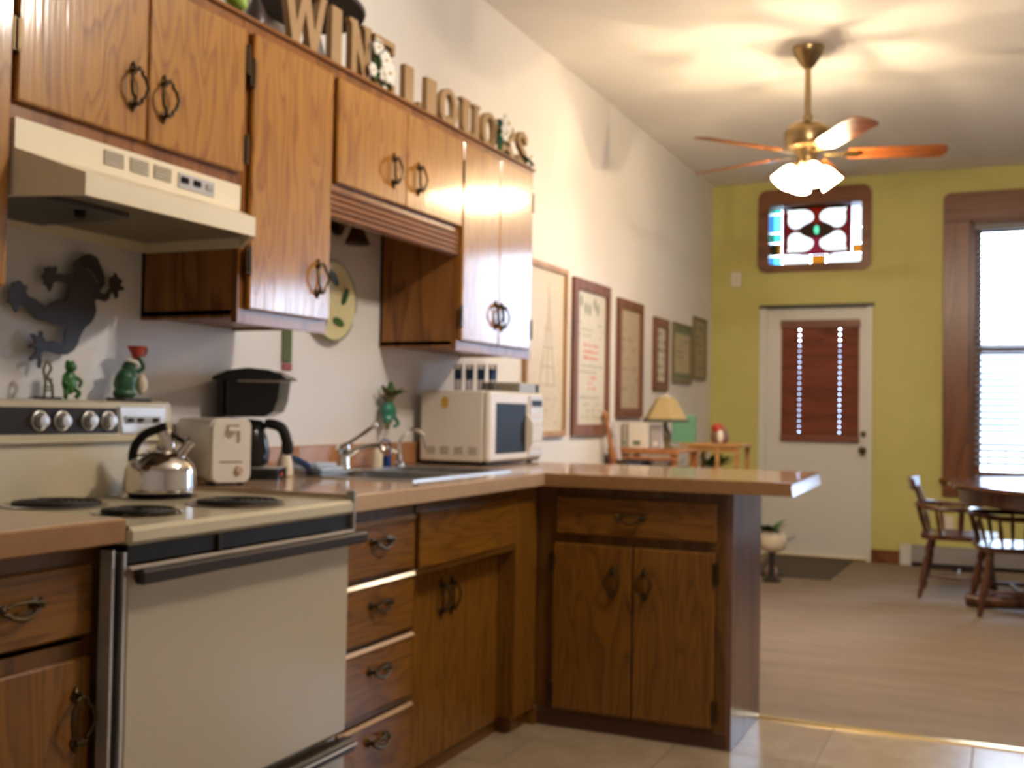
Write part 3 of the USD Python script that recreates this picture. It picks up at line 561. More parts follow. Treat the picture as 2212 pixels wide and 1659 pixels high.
# ------------------------------------------------------------------ kettle
kc = V([.288, 2.066, SZ+.0115]); ks = V([.855, .518, 0.])
t = Thing('kettle', 'shiny steel whistling kettle with a black handle on the back burner', 'kettle', kc)
t.add('body', lathe([(.080, 0), (.086, .004), (.087, .012), (.084, .055), (.078, .072), (.060, .090), (.035, .101), (.012, .105)], kc, 40), steel_k, 40)
t.add('lid', lathe([(.034, .100), (.034, .104), (.012, .110), (.010, .118), (0, .12)], kc, 24), steel_k, 40)
K = lambda s, z, d=0: kc+ks*s+V([0, 0, z])+V([-ks[1], ks[0], 0])*d
t.add('handle', tube(curve([K(-.066, .060), K(-.066, .095), (K(-.058, .120)), K(-.038, .143), K(-.008, .156), K(.012, .162)]), [.011]*26+[.012]*5, 10), black_mt, 40, label='black arched handle')
t.add('bracket', tube([K(-.068, .072), K(-.080, .03)], [.010, .006], 8), black_mt, 40)
t.add('lever', tube(curve([K(.006, .152), K(.025, .143), K(.048, .130), K(.072, .118)]), .006, 8), black_mt, 40)
t.add('lever_plate', tube([K(.005, .150), K(.015, .125), K(.022, .100)], [.016, .017, .014], 10), steel_k, 40)
t.add('spout', tube([K(.040, .085), K(.055, .108), K(.066, .122)], [.017, .013, .012], 14), steel_k, 40)
t.add('whistle', tube([K(.064, .120), K(.072, .130)], [.015, .014], 12), steel_k, 40)

# ------------------------------------------------------------------ toaster, coffee maker
tc_ = V([.275, 2.352, ZC]); n_ = V([.88, -.475, 0]); n_ /= np.linalg.norm(n_); s_ = V([-n_[1], n_[0], 0])
t = Thing('toaster', 'white two-slot toaster standing end-on beside the coffee maker', 'toaster', tc_-n_*.12)
pr = rrect(-.058, .058, .008, .182, .022)
bd = place(extrude(pr, .252), tc_-n_*.262, s_, Z_, n_)
sl = [place(extrude(sg.box(-.028+q-.011, -.21, -.028+q+.011, -.03), .05), tc_+V([0, 0, .15]), s_, n_, Z_) for q in (0, .056)]
bm = mf(bd)
for q in sl: bm = bm-mf(q)
t.add('body', tm(bm), white_pl, 30)
pe = place(extrude(rrect(-.054, .054, .010, .178, .022), .012), tc_-n_*.012, s_, Z_, n_); pe = tm(mf(pe)-mf(place(extrude(rrect(-.018, .022, .115, .165, .006), .02), tc_-n_*.007, s_, Z_, n_)))
t.add('end_panel', pe, white_pl, 30); t.add('lever', place(extrude(rrect(-.014, .018, .148, .160, .004), .014), tc_-n_*.003, s_, Z_, n_), white_pl, 30)
t.add('browning_dial', place(lathe([(.012, 0), (.012, .006), (.009, .008), (0, .008)], n=16), tc_+s_*.020+V([0, 0, .042]), s_, Z_, n_), plain('dial_pink', (.50, .36, .26), .5), 30, label='small tan dial')
t.add('print', place(extrude(sg.box(-.034, .062, .030, .067), .0006), tc_, s_, Z_, n_), grey_mid)
for a in (-.04, .04):
    for b in (-.03, -.23): t.add('foot', place(lathe([(.01, 0), (.01, .009)], n=10), tc_+s_*a+n_*b, s_, n_, Z_), black_mt)
cm = V([.115, 2.648, ZC])
t = Thing('coffee_maker', 'black drip coffee maker with a glass carafe', 'coffee maker', cm)
cx, cy = V([.911, .412, 0]), V([-.412, .911, 0])      # turned towards the room
Q = lambda a, b, z: cm+cx*a+cy*b+V([0, 0, z])
def cbox(a0, a1, b0, b1, z0, z1, b=.006): return place(box(a0, a1, b0, b1, z0, z1, b), cm, cx, cy, Z_)
t.add('base', place(extrude(rrect(-.095, .095, -.08, .08, .04), .032), cm, cx, cy, Z_), black_gl, 30)
t.add('hot_plate', lathe([(.062, .032), (.062, .036)], Q(.03, 0, 0), 28), grey_pl, 30)
t.add('tower', place(extrude(rrect(-.098, -.072, -.06, .075, .012), .29), cm+V([0, 0, .0]), cx, cy, Z_), black_gl, 30, label='black water tower')
pb = [(-.06, .185), (.045, .185), (.075, .20), (.088, .235), (.095, .305), (-.06, .305)]
t.add('brew_basket', place(extrude(pb, .15), cm+cy*.075, cx, Z_, -cy), black_gl, 20)
t.add('lid', hull([Q(a, b, z) for a, z in ((-.105, .292), (-.105, .302), (-.06, .322), (0, .330), (.06, .325), (.095, .312), (.112, .302), (.112, .296)) for b in (-.082, .082)]), black_gl, 20)
t.add('lid_trim', cbox(-.03, .098, -.0835, .0835, .288, .293, .001), grey_mid, label='tan trim line')
ca = Q(-.012, 0, .036)
t.add('carafe', lathe([(.045, 0), (.058, .008), (.063, .04), (.055, .085), (.042, .115), (.044, .120)], ca, 28), black_gl, 40, label='dark glass carafe of the coffee maker')
t.add('carafe_band', lathe([(.0445, .108), (.047, .112), (.047, .128), (.040, .132)], ca, 28, True), black_gl, 30); t.add('carafe_lid', lathe([(.042, .128), (.040, .138), (.01, .142)], ca, 24), black_gl, 30)
hd = cat(tube(curve([ca+cx*.040+V([0, 0, .118]), ca+cx*.062+V([0, 0, .128]), ca+cx*.098+V([0, 0, .115]), ca+cx*.114+V([0, 0, .075]), ca+cx*.118+V([0, 0, .035])]), [.010]*4+[.016]*15+[.018]*5+[.008], 10))
t.add('carafe_handle', hd, black_mt, 40)
t.add('power_switch', cbox(.094, .098, -.05, -.03, .010, .022, .001), red_p, label='red power switch')

# ------------------------------------------------------------------ microwave and things on it
t = Thing('microwave', 'white microwave oven standing on the worktop under the right cabinet', 'microwave', (.21, 4.09, ZC))
my0, my1, mz0, mz1, mx = 3.80, 4.335, .910, 1.192, .325
t.add('case', box(.045, mx, my0, my1, mz0, mz1, .006), white_mw)
fr = t.add('front_bezel', tm(mf(box(mx, mx+.028, my0, my1, mz0+.003, mz1, .008))-mf(box(mx+.022, mx+.06, 3.858, 4.165, .942, 1.146, 0))), white_mw)
t.add('door_window', box(mx+.010, mx+.024, 3.858, 4.165, .942, 1.146, 0), dark_glass, label='dark door window')
pn = t.add('control_panel', box(mx+.027, mx+.034, 4.185, 4.325, .925, 1.18, .003), plain('mw_panel', (.66, .65, .64), .3))
t.add('display', box(mx+.033, mx+.036, 4.20, 4.31, 1.135, 1.162, .001), dark_glass, parent=pn)
for r in range(5):
    for c in range(3): t.add('button', box(mx+.033, mx+.0365, 4.202+c*.038, 4.232+c*.038, .955+r*.033, .977+r*.033, .001), white_pl, parent=pn)
t.add('door_handle', hull([(mx+.03, 4.170, 1.10), (mx+.03, 4.182, 1.10), (mx+.03, 4.17, .95), (mx+.03, 4.182, .95), (mx+.052, 4.172, 1.06), (mx+.052, 4.18, 1.06), (mx+.052, 4.172, .98), (mx+.052, 4.18, .98)]), white_mw)
for i in range(4):
    v = t.add('side_vent', box(.075+i*.062, .118+i*.062, my0-.0008, my0+.001, .938, .972, 0), white_mw)
    for r in range(4): t.add('vent_slot', box(.077+i*.062, .116+i*.062, my0-.0016, my0-.0004, .941+r*.008, .9445+r*.008, 0), grey_mid, parent=v)
t.add('sticker', on_y(rrect(.140, .172, 1.122, 1.168, .015), .001, my0), yellow, label='yellow oval sticker')
for a in (.07, mx-.02):
    for b in (my0+.03, my1-.03): t.add('foot', lathe([(.014, 0), (.014, .014)], (a, b, ZC), 12), black_mt)
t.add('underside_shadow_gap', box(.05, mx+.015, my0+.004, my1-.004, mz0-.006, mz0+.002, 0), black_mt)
g1 = Thing('glass_tumbler', 'glass tumbler with a dark blue band, leftmost of four on the microwave', 'glass', (.095, 4.03, mz1), group='tumblers on the microwave')
c = V([.095, 4.03, mz1])
g1.add('glass', lathe([(.014, 0), (.015, .003), (.0175, .115), (.016, .115), (.0135, .006), (.0, .006)], c, 20), tumbler_glass, 30); g1.add('blue_band', lathe([(.0166, .050), (.0172, .052), (.0182, .092), (.0176, .094)], c, 20, True), blue_p, 30, label='dark blue band')
for o, l in (((.140, 4.045, mz1), 'second from left'), ((.192, 4.05, mz1), 'third from left'), ((.245, 4.05, mz1), 'rightmost')):
    dup(g1, o, 0, 'glass tumbler with a dark blue band, %s of four on the microwave' % l, 'tumblers on the microwave')
t = Thing('metal_tray', 'shallow grey metal box lying on the microwave beside the tumblers', 'tray', (.22, 4.22, mz1))
t.add('tray', tm(mf(box(.16, .34, 4.115, 4.325, mz1, mz1+.042, .004))-mf(box(.166, .334, 4.121, 4.319, mz1+.006, mz1+.1, 0))), plain('tray_grey', (.36, .32, .25), .4, .4)); t.add('end_label', box(.3395, .342, 4.285, 4.318, mz1+.004, mz1+.038, .001), black_mt, label='dark end')
single('appliance_cord', tube(curve([(.03, 4.40, 1.20), (.03, 4.42, 1.15), (.05, 4.41, 1.05), (.035, 4.40, .96), (.03, 4.39, .90)], 8), .006, 6), grey_pl, 'grey cord hanging on the wall right of the microwave', 'cord', (.03, 4.4, .9), smooth=40)

# ------------------------------------------------------------------ wall things in the kitchen
FROG = [(2.072,1.498),(2.053,1.492),(2.038,1.479),(2.026,1.47),(2.027,1.456),(2.024,1.439),(2.004,1.436),(1.977,1.434),(1.966,1.435),(1.97,1.447),(1.964,1.453),(1.956,1.446),(1.947,1.449),(1.937,1.444),(1.932,1.443),(1.935,1.433),(1.925,1.427),(1.927,1.419),(1.934,1.415),(1.931,1.404),(1.94,1.403),(1.949,1.388),(1.955,1.399),(1.959,1.411),(1.967,1.417),(1.991,1.416),(2.018,1.417),(2.01,1.403),(2.005,1.381),(1.999,1.369),(1.979,1.371),(1.959,1.36),(1.94,1.348),(1.927,1.354),(1.905,1.364),(1.885,1.369),(1.877,1.38),(1.881,1.393),(1.874,1.395),(1.87,1.39),(1.864,1.4),(1.855,1.404),(1.851,1.398),(1.844,1.398),(1.839,1.392),(1.84,1.384),(1.831,1.378),(1.833,1.365),(1.83,1.35),(1.837,1.346),(1.85,1.327),(1.859,1.34),(1.872,1.346),(1.89,1.33),(1.912,1.318),(1.938,1.314),(1.968,1.308),(2.005,1.309),(2.0,1.29),(1.998,1.265),(1.983,1.262),(1.963,1.267),(1.94,1.264),(1.935,1.273),(1.93,1.275),(1.931,1.287),(1.921,1.288),(1.921,1.276),(1.914,1.272),(1.906,1.28),(1.896,1.279),(1.908,1.265),(1.91,1.258),(1.893,1.252),(1.894,1.247),(1.909,1.247),(1.914,1.24),(1.906,1.23),(1.894,1.22),(1.897,1.214),(1.914,1.224),(1.92,1.219),(1.92,1.201),(1.926,1.197),(1.93,1.212),(1.928,1.23),(1.934,1.242),(1.957,1.24),(1.984,1.235),(2.007,1.236),(2.027,1.247),(2.04,1.263),(2.048,1.285),(2.063,1.308),(2.08,1.32),(2.094,1.338),(2.099,1.355),(2.093,1.382),(2.107,1.386),(2.129,1.382),(2.143,1.391),(2.148,1.407),(2.16,1.407),(2.166,1.393),(2.174,1.398),(2.174,1.415),(2.195,1.419),(2.193,1.426),(2.18,1.429),(2.189,1.442),(2.179,1.448),(2.173,1.45),(2.163,1.461),(2.158,1.45),(2.147,1.447),(2.146,1.435),(2.148,1.421),(2.135,1.405),(2.121,1.401),(2.108,1.406),(2.119,1.418),(2.127,1.427),(2.125,1.446),(2.115,1.467),(2.106,1.477),(2.101,1.49),(2.089,1.495)]
fp = sg.Polygon(FROG).buffer(0).buffer(-.001).buffer(.002)
mouth = sg.LineString([(2.065, 1.458), (2.079, 1.456), (2.092, 1.445), (2.104, 1.430)]).buffer(.0036)
t = Thing('frog_ornament', 'dark flat metal climbing frog silhouette on the wall above the stove', 'wall ornament', (.025, 2.0, 1.35))
t.add('silhouette', on_x(fp.difference(mouth), .005, .026), iron); t.add('stand_off', cat(box(.001, .026, 2.04, 2.05, 1.42, 1.43, 0), box(.001, .026, 2.02, 2.03, 1.33, 1.34, 0)), iron)
t = Thing('wall_plate', 'round green and yellow decorated plate hanging between the cabinets', 'plate', (.03, 3.19, 1.49))
pm = lambda prof, ring=False: place(lathe(prof, n=40, ring=ring), (.012, 3.19, 1.49), Y_, Z_, X_)
t.add('plate', pm([(.08, 0), (.142, .016), (.144, .02), (.140, .021), (.09, .010), (0, .009)]), mottled('plate_glaze', (.62, .60, .36), (.74, .62, .32), rough=.25, scale=30), 40)
t.add('rim', pm([(.136, .0205), (.141, .024), (.144, .020), (.138, .0195)], True), plain('plate_rim', (.16, .20, .12), .3), 40)
for a in (.3, 1.5, 2.8, 4.0, 5.2):
    t.add('painted_leaf', place(extrude(sg.Point(0, 0).buffer(1).__class__([(.034*math.cos(k), .013*math.sin(k)) for i, k in enumerate(np.arange(14)*2*pi/14)]), .002), (.0285, 3.19+.080*math.cos(a), 1.49+.080*math.sin(a)), (0, math.cos(a+.8), math.sin(a+.8)), (0, -math.sin(a+.8), math.cos(a+.8)), X_), frog_green if a < 3 else leaf_m)
t = Thing('hanging_strip', 'narrow green cloth strip with a red end on the wall below the tall cabinet', 'strip', (.005, 2.955, 1.30))
t.add('green_part', box(.002, .006, 2.932, 2.985, 1.262, 1.42, .001), mottled('strip_green', (.07, .10, .03), (.11, .15, .05), rough=.7, scale=80)); t.add('red_end', box(.002, .006, 2.934, 2.987, 1.236, 1.260, .001), plain('strip_red', (.30, .08, .08), .7), label='red end')
t = Thing('sink_light', 'small brass wall light with a dark bell shade under the sink valance', 'light fixture', (.08, 3.24, 1.74))
t.add('backplate', place(lathe([(.045, 0), (.045, .008), (.02, .02), (.012, .05)], n=20), (.001, 3.24, 1.775), Y_, Z_, X_), brass_old, 30); t.add('arm', tube(curve([(.04, 3.24, 1.775), (.08, 3.24, 1.785), (.09, 3.24, 1.76)]), .007, 8), brass, 40)
t.add('shade', lathe([(.012, 1.765), (.022, 1.755), (.030, 1.73), (.048, 1.695), (.046, 1.695), (.028, 1.728), (.01, 1.75)], (.09, 3.24, 0), 24), plain('bell_dark', (.06, .03, .015), .4), 40)
t = Thing('frog_planter', 'green frog wall figure with olive leaves above the faucet', 'wall ornament', (.04, 3.55, 1.05))
t.add('body', lumpy(cat(ball((.04, 3.56, 1.105), (.028, .035, .04), 3), ball((.045, 3.545, 1.075), (.02, .022, .025), 2)), .006, 40, 3), teal_g, True, label='teal glazed body')
t.add('leg', tube(curve([(.05, 3.58, 1.09), (.06, 3.60, 1.06), (.05, 3.585, 1.045)]), .008, 8), teal_g, 40); t.add('leg', tube(curve([(.05, 3.54, 1.08), (.055, 3.535, 1.055), (.045, 3.54, 1.03)]), .008, 8), leaf_br, 40)
t.add('neck', lathe([(.016, 1.13), (.02, 1.15), (.03, 1.165)], (.04, 3.56, 0), 14), leaf_br, 30)
def leaf(c, d, L, w, upv=(0, 0, 1)):
    d = V(d, float); d /= np.linalg.norm(d); s = np.cross(d, upv); s /= np.linalg.norm(s)+1e-9; n = np.cross(s, d); c = V(c, float); v = []
    for a, b in ((0, .12), (.3, .9), (.6, 1), (.85, .5), (1, .03)):
        p = c+d*L*a-n*L*.25*a*a; v += [p-s*w/2*b, p+n*.002+s*0, p+s*w/2*b]
    f = []
    for i in range(4):
        for j in range(2): q = i*3+j; f += [(q, q+1, q+4), (q, q+4, q+3)]
    m = trimesh.Trimesh(v, f, process=False); m2 = m.copy(); m2.vertices = m2.vertices-n*.0012; m2.invert(); return cat(m, m2)
for i in range(11):
    a = i*2.4; t.add('leaf', leaf((.045, 3.56, 1.155), (.5*math.cos(a)+.3, .8*math.sin(a), .55+.5*rng.random()), .055+.03*rng.random(), .026), leaf_br if i % 3 else leaf_m)

# figurines on the stove
zf = 1.122
t = Thing('figurine', 'openwork green metal letter figurine on a dark base, leftmost on the stove back', 'figurine', (.075, 1.91, zf))
t.add('base', box(.058, .095, 1.882, 1.938, zf, zf+.006, .002), iron)
lt = [tube(curve([(.075, 1.900, zf+.006), (.075, 1.902, zf+.045), (.075, 1.896, zf+.07), (.075, 1.905, zf+.09), (.075, 1.918, zf+.075), (.075, 1.908, zf+.055), (.075, 1.922, zf+.035), (.075, 1.925, zf+.006)]), .0035, 7)]
lt += [tube([(.075, 1.898, zf+h), (.075, 1.922, zf+h)], .003, 6) for h in (.022, .030, .048)]
t.add('openwork', lt, leaf_br, 40)
def frogfig(t, c, s, body, belly=None):
    P = lambda x, y, z: V(c)+s*V([x, y, z])
    t.add('body', lumpy(cat(ball(P(0, 0, .045), V([.016, .02, .032])*s, 3), ball(P(.004, 0, .085), V([.014, .016, .014])*s, 2), ball(P(.002, .008, .097), .006*s, 1), ball(P(.002, -.008, .097), .006*s, 1)), .002, 80, 1), body, True)
    for q in (-1, 1):
        t.add('arm', tube(curve([P(.0, q*.016, .062), P(.012, q*.027, .048), P(.016, q*.018, .034)]), .005*s, 7), body, 40)
        t.add('leg', tube(curve([P(0, q*.012, .03), P(.012, q*.022, .018), P(.006, q*.016, .004)]), .006*s, 7), body, 40)
t = Thing('figurine', 'small standing green frog figurine on the stove back', 'figurine', (.075, 1.975, zf)); frogfig(t, (.075, 1.975, zf), .95, mottled('frog_bright', (.02, .10, .015), (.05, .19, .03), rough=.35, scale=60))
t = Thing('figurine', 'green frog figurine holding up a red funnel cup, right on the stove back', 'figurine', (.075, 2.17, zf)); c = V([.075, 2.17, zf])
t.add('base', box(.045, .11, 2.125, 2.225, zf, zf+.008, .002), iron)
t.add('body', lumpy(cat(ball(c+V([0, -.008, .045]), (.026, .030, .042), 3), ball(c+V([0, .006, .088]), (.018, .020, .020), 2), ball(c+V([0, -.012, .02]), (.025, .034, .018), 2)), .006, 45, 5), frog_green, True)
t.add('apron', ball(c+V([.018, .032, .045]), (.014, .014, .028), 2), cream_p, True, label='cream apron'); t.add('arm', tube(curve([c+V([.01, .02, .075]), c+V([.02, .035, .09]), c+V([.01, .03, .118])]), .006, 8), frog_green, 40)
t.add('scarf', tube(curve([c+V([.01, -.012, .108]), c+V([.02, .002, .104]), c+V([.02, .016, .096])]), .005, 7), petal, 40)
t.add('cup', lathe([(.006, .108), (.010, .116), (.020, .134), (.026, .146), (.023, .146), (.009, .120)], c+V([0, .03, 0]), 20), red_p, 30, label='red funnel cup'); t.add('cup_handle', tube(curve([c+V([0, .052, .144]), c+V([0, .066, .140]), c+V([0, .060, .125]), c+V([0, .046, .122])]), .0032, 6), red_p, 40)

# ------------------------------------------------------------------ letters and things above the cabinets
SER = {}
def rect(*a): return sg.box(a[0], a[1], a[2], a[3])
def stroke(pts, w): return sg.LineString(pts).buffer(w/2, cap_style=2, join_style=2)
SER['W'] = stroke([(.06, 1), (.28, .06)], .17).union(stroke([(.28, .06), (.5, .95)], .14)).union(stroke([(.5, .95), (.72, .06)], .17)).union(stroke([(.72, .06), (.94, 1)], .14)).union(rect(-.02, .95, .2, 1)).union(rect(.8, .95, 1.02, 1)).intersection(rect(-.05, 0, 1.05, 1))
SER['I'] = rect(.12, 0, .88, 1)
SER['N'] = rect(.08, 0, .32, 1).union(rect(.70, 0, .92, 1)).union(stroke([(.15, 1), (.85, .0)], .26)).union(rect(-.02, .93, .34, 1)).union(rect(0, 0, .4, .07)).union(rect(.62, .93, 1, 1)).intersection(rect(-.05, 0, 1.05, 1))
SER['E'] = rect(.06, 0, .42, 1).union(rect(0, .9, .92, 1)).union(rect(0, 0, .96, .1)).union(rect(.3, .46, .7, .56)).union(rect(.82, .78, .94, 1)).union(rect(.84, 0, .97, .24))
SER['L'] = rect(.08, 0, .55, 1).union(rect(0, 0, .98, .14)).union(rect(.85, 0, .98, .26))
ell = lambda cx, cy, a, b: sg.Polygon([(cx+a*math.cos(k), cy+b*math.sin(k)) for k in np.arange(32)*2*pi/32])
SER['O'] = ell(.5, .5, .48, .5).difference(ell(.5, .5, .24, .36))
SER['Q'] = SER['O'].union(stroke([(.45, .25), (.95, -.02)], .16)).intersection(rect(0, 0, 1, 1))
SER['U'] = rect(.06, .3, .40, 1).union(rect(.72, .3, .92, 1)).union(ell(.5, .32, .43, .32).difference(ell(.56, .40, .18, .26)).intersection(rect(0, 0, 1, .45))).union(rect(-.02, .93, .46, 1)).union(rect(.64, .93, 1, 1))
SER['R'] = rect(.08, 0, .38, 1).union(ell(.5, .74, .40, .26).difference(ell(.52, .74, .18, .14)).intersection(rect(.3, .4, 1, 1))).union(stroke([(.45, .52), (.85, 0)], .26)).union(rect(0, 0, .48, .07)).union(rect(0, .93, .48, 1)).intersection(rect(-.05, 0, 1.05, 1))
_t = np.linspace(-.15*pi, 1.5*pi, 24); _b = np.linspace(.5*pi, -1.15*pi, 24)
SER['S'] = sg.LineString([(.5+.33*math.cos(a), .74+.19*math.sin(a)) for a in np.linspace(.1*pi, 1.42*pi, 22)]+[(.5+.34*math.cos(a), .27+.20*math.sin(a)) for a in np.linspace(.45*pi, -.9*pi, 22)]).buffer(.085).union(rect(.78, .68, .92, .92)).union(rect(.1, .08, .22, .3))
S_ = [('W', 2.500, 2.705, .190), ('I', 2.728, 2.800, .188), ('N', 2.838, 2.965, .186), ('E', 2.984, 3.120, .184), ('L', 3.172, 3.300, .142), ('I', 3.325, 3.420, .142), ('Q', 3.436, 3.580, .146), ('U', 3.610, 3.770, .146), ('O', 3.785, 3.932, .148), ('R', 3.955, 4.115, .150), ('S', 4.130, 4.240, .150)]
for i, (ch, y0, y1, h) in enumerate(S_):
    from shapely import affinity as af
    g = af.translate(af.scale(SER[ch], y1-y0, h, origin=(0, 0)), y0, ZT)
    word = 'taller word WINE' if i < 4 else 'word LIQUORS'
    single('letter', on_x(g.simplify(.0005), .022, .285), kraft, 'tan standing letter %s of the %s on the cabinets' % (ch, word), 'letter', (.29, y0, ZT))
def flower(t, c, s, seed):
    r = random.Random(seed)
    for i in range(6):
        a = i*pi/3; t.add('petal', ball(V(c)+s*V([.012, .022*math.cos(a), .022*math.sin(a)]), V([.010, .018, .018])*s, 1), petal, True)
    t.add('flower_heart', ball(V(c)+s*V([.020, 0, 0]), .007*s, 1), plain('heart_%d' % seed, (.72, .62, .38), .6), True)
t = Thing('flower_sprig', 'white silk flowers with green leaves in front of the letter E', 'flowers', (.315, 2.99, ZT))
for i, (dy, dz, s) in enumerate(((-.030, .128, .75), (.015, .098, .85), (.035, .060, 1.0), (.005, .050, .6), (-.055, .048, .6))): flower(t, (.318, 3.0+dy, ZT+dz), s, 20+i)
for i in range(9):
    a = i*1.9; t.add('leaf', leaf((.318, 2.985+.02*math.cos(a*2), ZT+.03+.013*i), (.25, math.cos(a), math.sin(a)*.8), .055, .026), leaf_m)
t.add('stem', tube(curve([(.315, 3.03, ZT+.002), (.315, 3.0, ZT+.06), (.315, 2.97, ZT+.14)]), .003, 6), leaf_m, 40)
t = Thing('flower_sprig', 'grey white silk flowers between the letters O and R', 'flowers', (.315, 3.95, ZT))
for i, (dy, dz, s) in enumerate(((.02, .13, 1.1), (0, .085, .9), (.035, .11, .8))): flower(t, (.316, 3.95+dy, ZT+dz), s, 40+i)
for i in range(8):
    a = i*2.1; t.add('leaf', leaf((.316, 3.94+.02*math.cos(a), ZT+.02+.012*i), (.25, math.cos(a), math.sin(a)*.6), .05, .022), teal_g if i % 2 else leaf_m)
t.add('stem', tube(curve([(.315, 3.93, ZT+.002), (.315, 3.95, ZT+.06), (.315, 3.96, ZT+.11)]), .003, 6), leaf_m, 40)
t = Thing('leaf_sprig', 'dark green leaf sprig at the foot of the letter S', 'flowers', (.315, 4.22, ZT))
for i in range(6): t.add('leaf', leaf((.312, 4.20+.004*i, ZT+.012+.006*i), (.2, math.cos(i*1.3), .3+.5*math.sin(i)), .05, .02), leaf_m)
t.add('stem', tube([(.312, 4.20, ZT+.001), (.312, 4.225, ZT+.05)], .003, 6), leaf_m, 40)
t = Thing('flower_sprig', 'lime green flowers at the top edge left of the letter W', 'flowers', (.30, 2.27, ZT))
for i in range(6): t.add('bloom', lumpy(ball((.30+.01*math.cos(i*2), 2.255+.014*i, ZT+.055+.018*math.sin(i*1.7)), .022, 2), .006, 60, i), leaf_l, True)
t.add('stem', tube(curve([(.30, 2.30, ZT+.001), (.30, 2.29, ZT+.03), (.30, 2.28, ZT+.055)]), .003, 6), leaf_m, 40)
for i in range(4): t.add('leaf', leaf((.30, 2.28, ZT+.02), (.3, math.cos(i*1.5), .6), .05, .02), leaf_l)
t = Thing('teardrop_vase', 'dark brown teardrop bottle standing left of the letter W', 'vase', (.26, 2.43, ZT))
t.add('vase', lathe([(.018, 0), (.030, .012), (.034, .035), (.028, .065), (.014, .095), (.008, .125), (.010, .13)], (.26, 2.43, ZT), 24), plain('vase_dark', (.035, .02, .018), .35), 40); t.add('rim', lathe([(.010, .128), (.012, .132), (.009, .136)], (.26, 2.43, ZT), 16), brass_old, 30)
t = Thing('hat_figure', 'grey figure in a wide dark hat behind the letters W and I', 'figurine', (.17, 2.83, ZT))
hc = V([.17, 2.83, ZT])
t.add('body', lathe([(.055, 0), (.05, .05), (.028, .13), (.018, .17), (.022, .20)], hc, 24), plain('figure_grey', (.16, .16, .165), .5), 40); t.add('head', ball(hc+V([0, 0, .215]), (.03, .03, .035)), plain('figure_face', (.35, .25, .18), .6), True)
t.add('hat', rotm(lathe([(.03, .232), (.15, .215), (.165, .222), (.168, .232), (.15, .240), (.075, .252), (.065, .31), (.05, .345), (.0, .35)], hc, 40), math.radians(-8), [1, 0, 0], hc+V([0, 0, .23])), plain('hat_dark', (.045, .035, .035), .6), 40, label='wide dark hat')

# ------------------------------------------------------------------ pictures on the white wall
def picture(label, y0, y1, z0, z1, fw, fm, pm_, art=(), th=.022):
    t = Thing('framed_picture', label, 'picture', (.01, (y0+y1)/2, z0))
    t.add('frame', on_x(sg.box(y0, z0, y1, z1).difference(sg.box(y0+fw, z0+fw, y1-fw, z1-fw)), th, .002), fm)
    t.add('print', box(.003, .010, y0+fw*.8, y1-fw*.8, z0+fw*.8, z1-fw*.8, 0), pm_)
    for nm, ms, m in art: t.add(nm, ms, m, kind='stuff' if nm in ('caption', 'red_text', 'grey_text', 'drawing') else None)
def marks(y0, y1, z0, z1, rows, seed, dens=.7, x=.0102):
    r = random.Random(seed); out = []; h = (z1-z0)/rows
    for i in range(rows):
        y = y0
        while y < y1:
            w = (y1-y0)*(.04+.10*r.random())
            if r.random() < dens: out.append(box(x, x+.0006, y, min(y+w, y1), z0+i*h+h*.25, z0+i*h+h*(.55+.25*r.random()), 0))
            y += w+(y1-y0)*.03
    return cat(out)
tw = sg.Polygon([(5.10, 1.25), (5.32, 1.25), (5.27, 1.45), (5.245, 1.60), (5.215, 1.78), (5.20, 1.60), (5.16, 1.45)])
twl = tw.difference(tw.buffer(-.008)).union(sg.MultiLineString([[(5.13, 1.35), (5.30, 1.35)], [(5.15, 1.45), (5.28, 1.45)], [(5.17, 1.55), (5.26, 1.55)], [(5.21, 1.25), (5.215, 1.75)]]).buffer(.004))
picture('large light wood framed print with a faint tower drawing, nearest the cabinets', 4.905, 5.462, .985, 1.885, .028, frame_gold, paper_c, (('drawing', on_x(twl, .0006, .0102), plain('ink_faint', (.45, .36, .24), .6)), ('caption', marks(5.0, 5.38, 1.04, 1.2, 5, 3, .4), plain('ink_faint2', (.50, .41, .28), .6))))
lv = cat([on_x(ell(5.70+.07*k+.02*math.sin(k*3), 1.72+.025*math.cos(k*2), .016, .035), .0006, .0102) for k in range(5)])
picture('tall dark red framed print with leaf drawings and red lettering', 5.565, 6.165, .985, 1.868, .062, frame_red, paper_g, (('leaf_drawing', lv, ink_green), ('red_text', cat(marks(5.74, 5.99, 1.41, 1.52, 3, 5, .95), marks(5.80, 5.95, 1.24, 1.33, 3, 6, .5)), ink_red), ('grey_text', cat(marks(5.66, 6.07, 1.54, 1.64, 3, 7, .5), marks(5.66, 6.07, 1.07, 1.22, 4, 8, .6), marks(5.66, 6.07, 1.33, 1.40, 2, 9, .5)), plain('ink_soft', (.42, .40, .33), .6))))
picture('narrow reddish framed tan print left of the three small pictures', 6.325, 6.832, 1.088, 1.83, .058, frame_red, paper_t, (('grey_text', marks(6.42, 6.74, 1.18, 1.74, 9, 11, .35), plain('ink_tan', (.34, .27, .18), .6)),))
picture('small dark framed picture above the lamp', 7.095, 7.43, 1.277, 1.778, .062, frame_red, paper_g, (('grey_text', marks(7.18, 7.35, 1.36, 1.70, 6, 12, .5), ink),))
picture('small tan wall hanging with dark bars at top and bottom', 7.56, 8.06, 1.345, 1.782, .02, frame_olive, paper_t, (('dark_bar', box(.0102, .014, 7.59, 8.03, 1.71, 1.755, 0), ink_green), ('dark_bar', box(.0102, .014, 7.59, 8.03, 1.375, 1.42, 0), ink_green), ('drawing', marks(7.66, 7.96, 1.48, 1.68, 5, 13, .5), ink)))
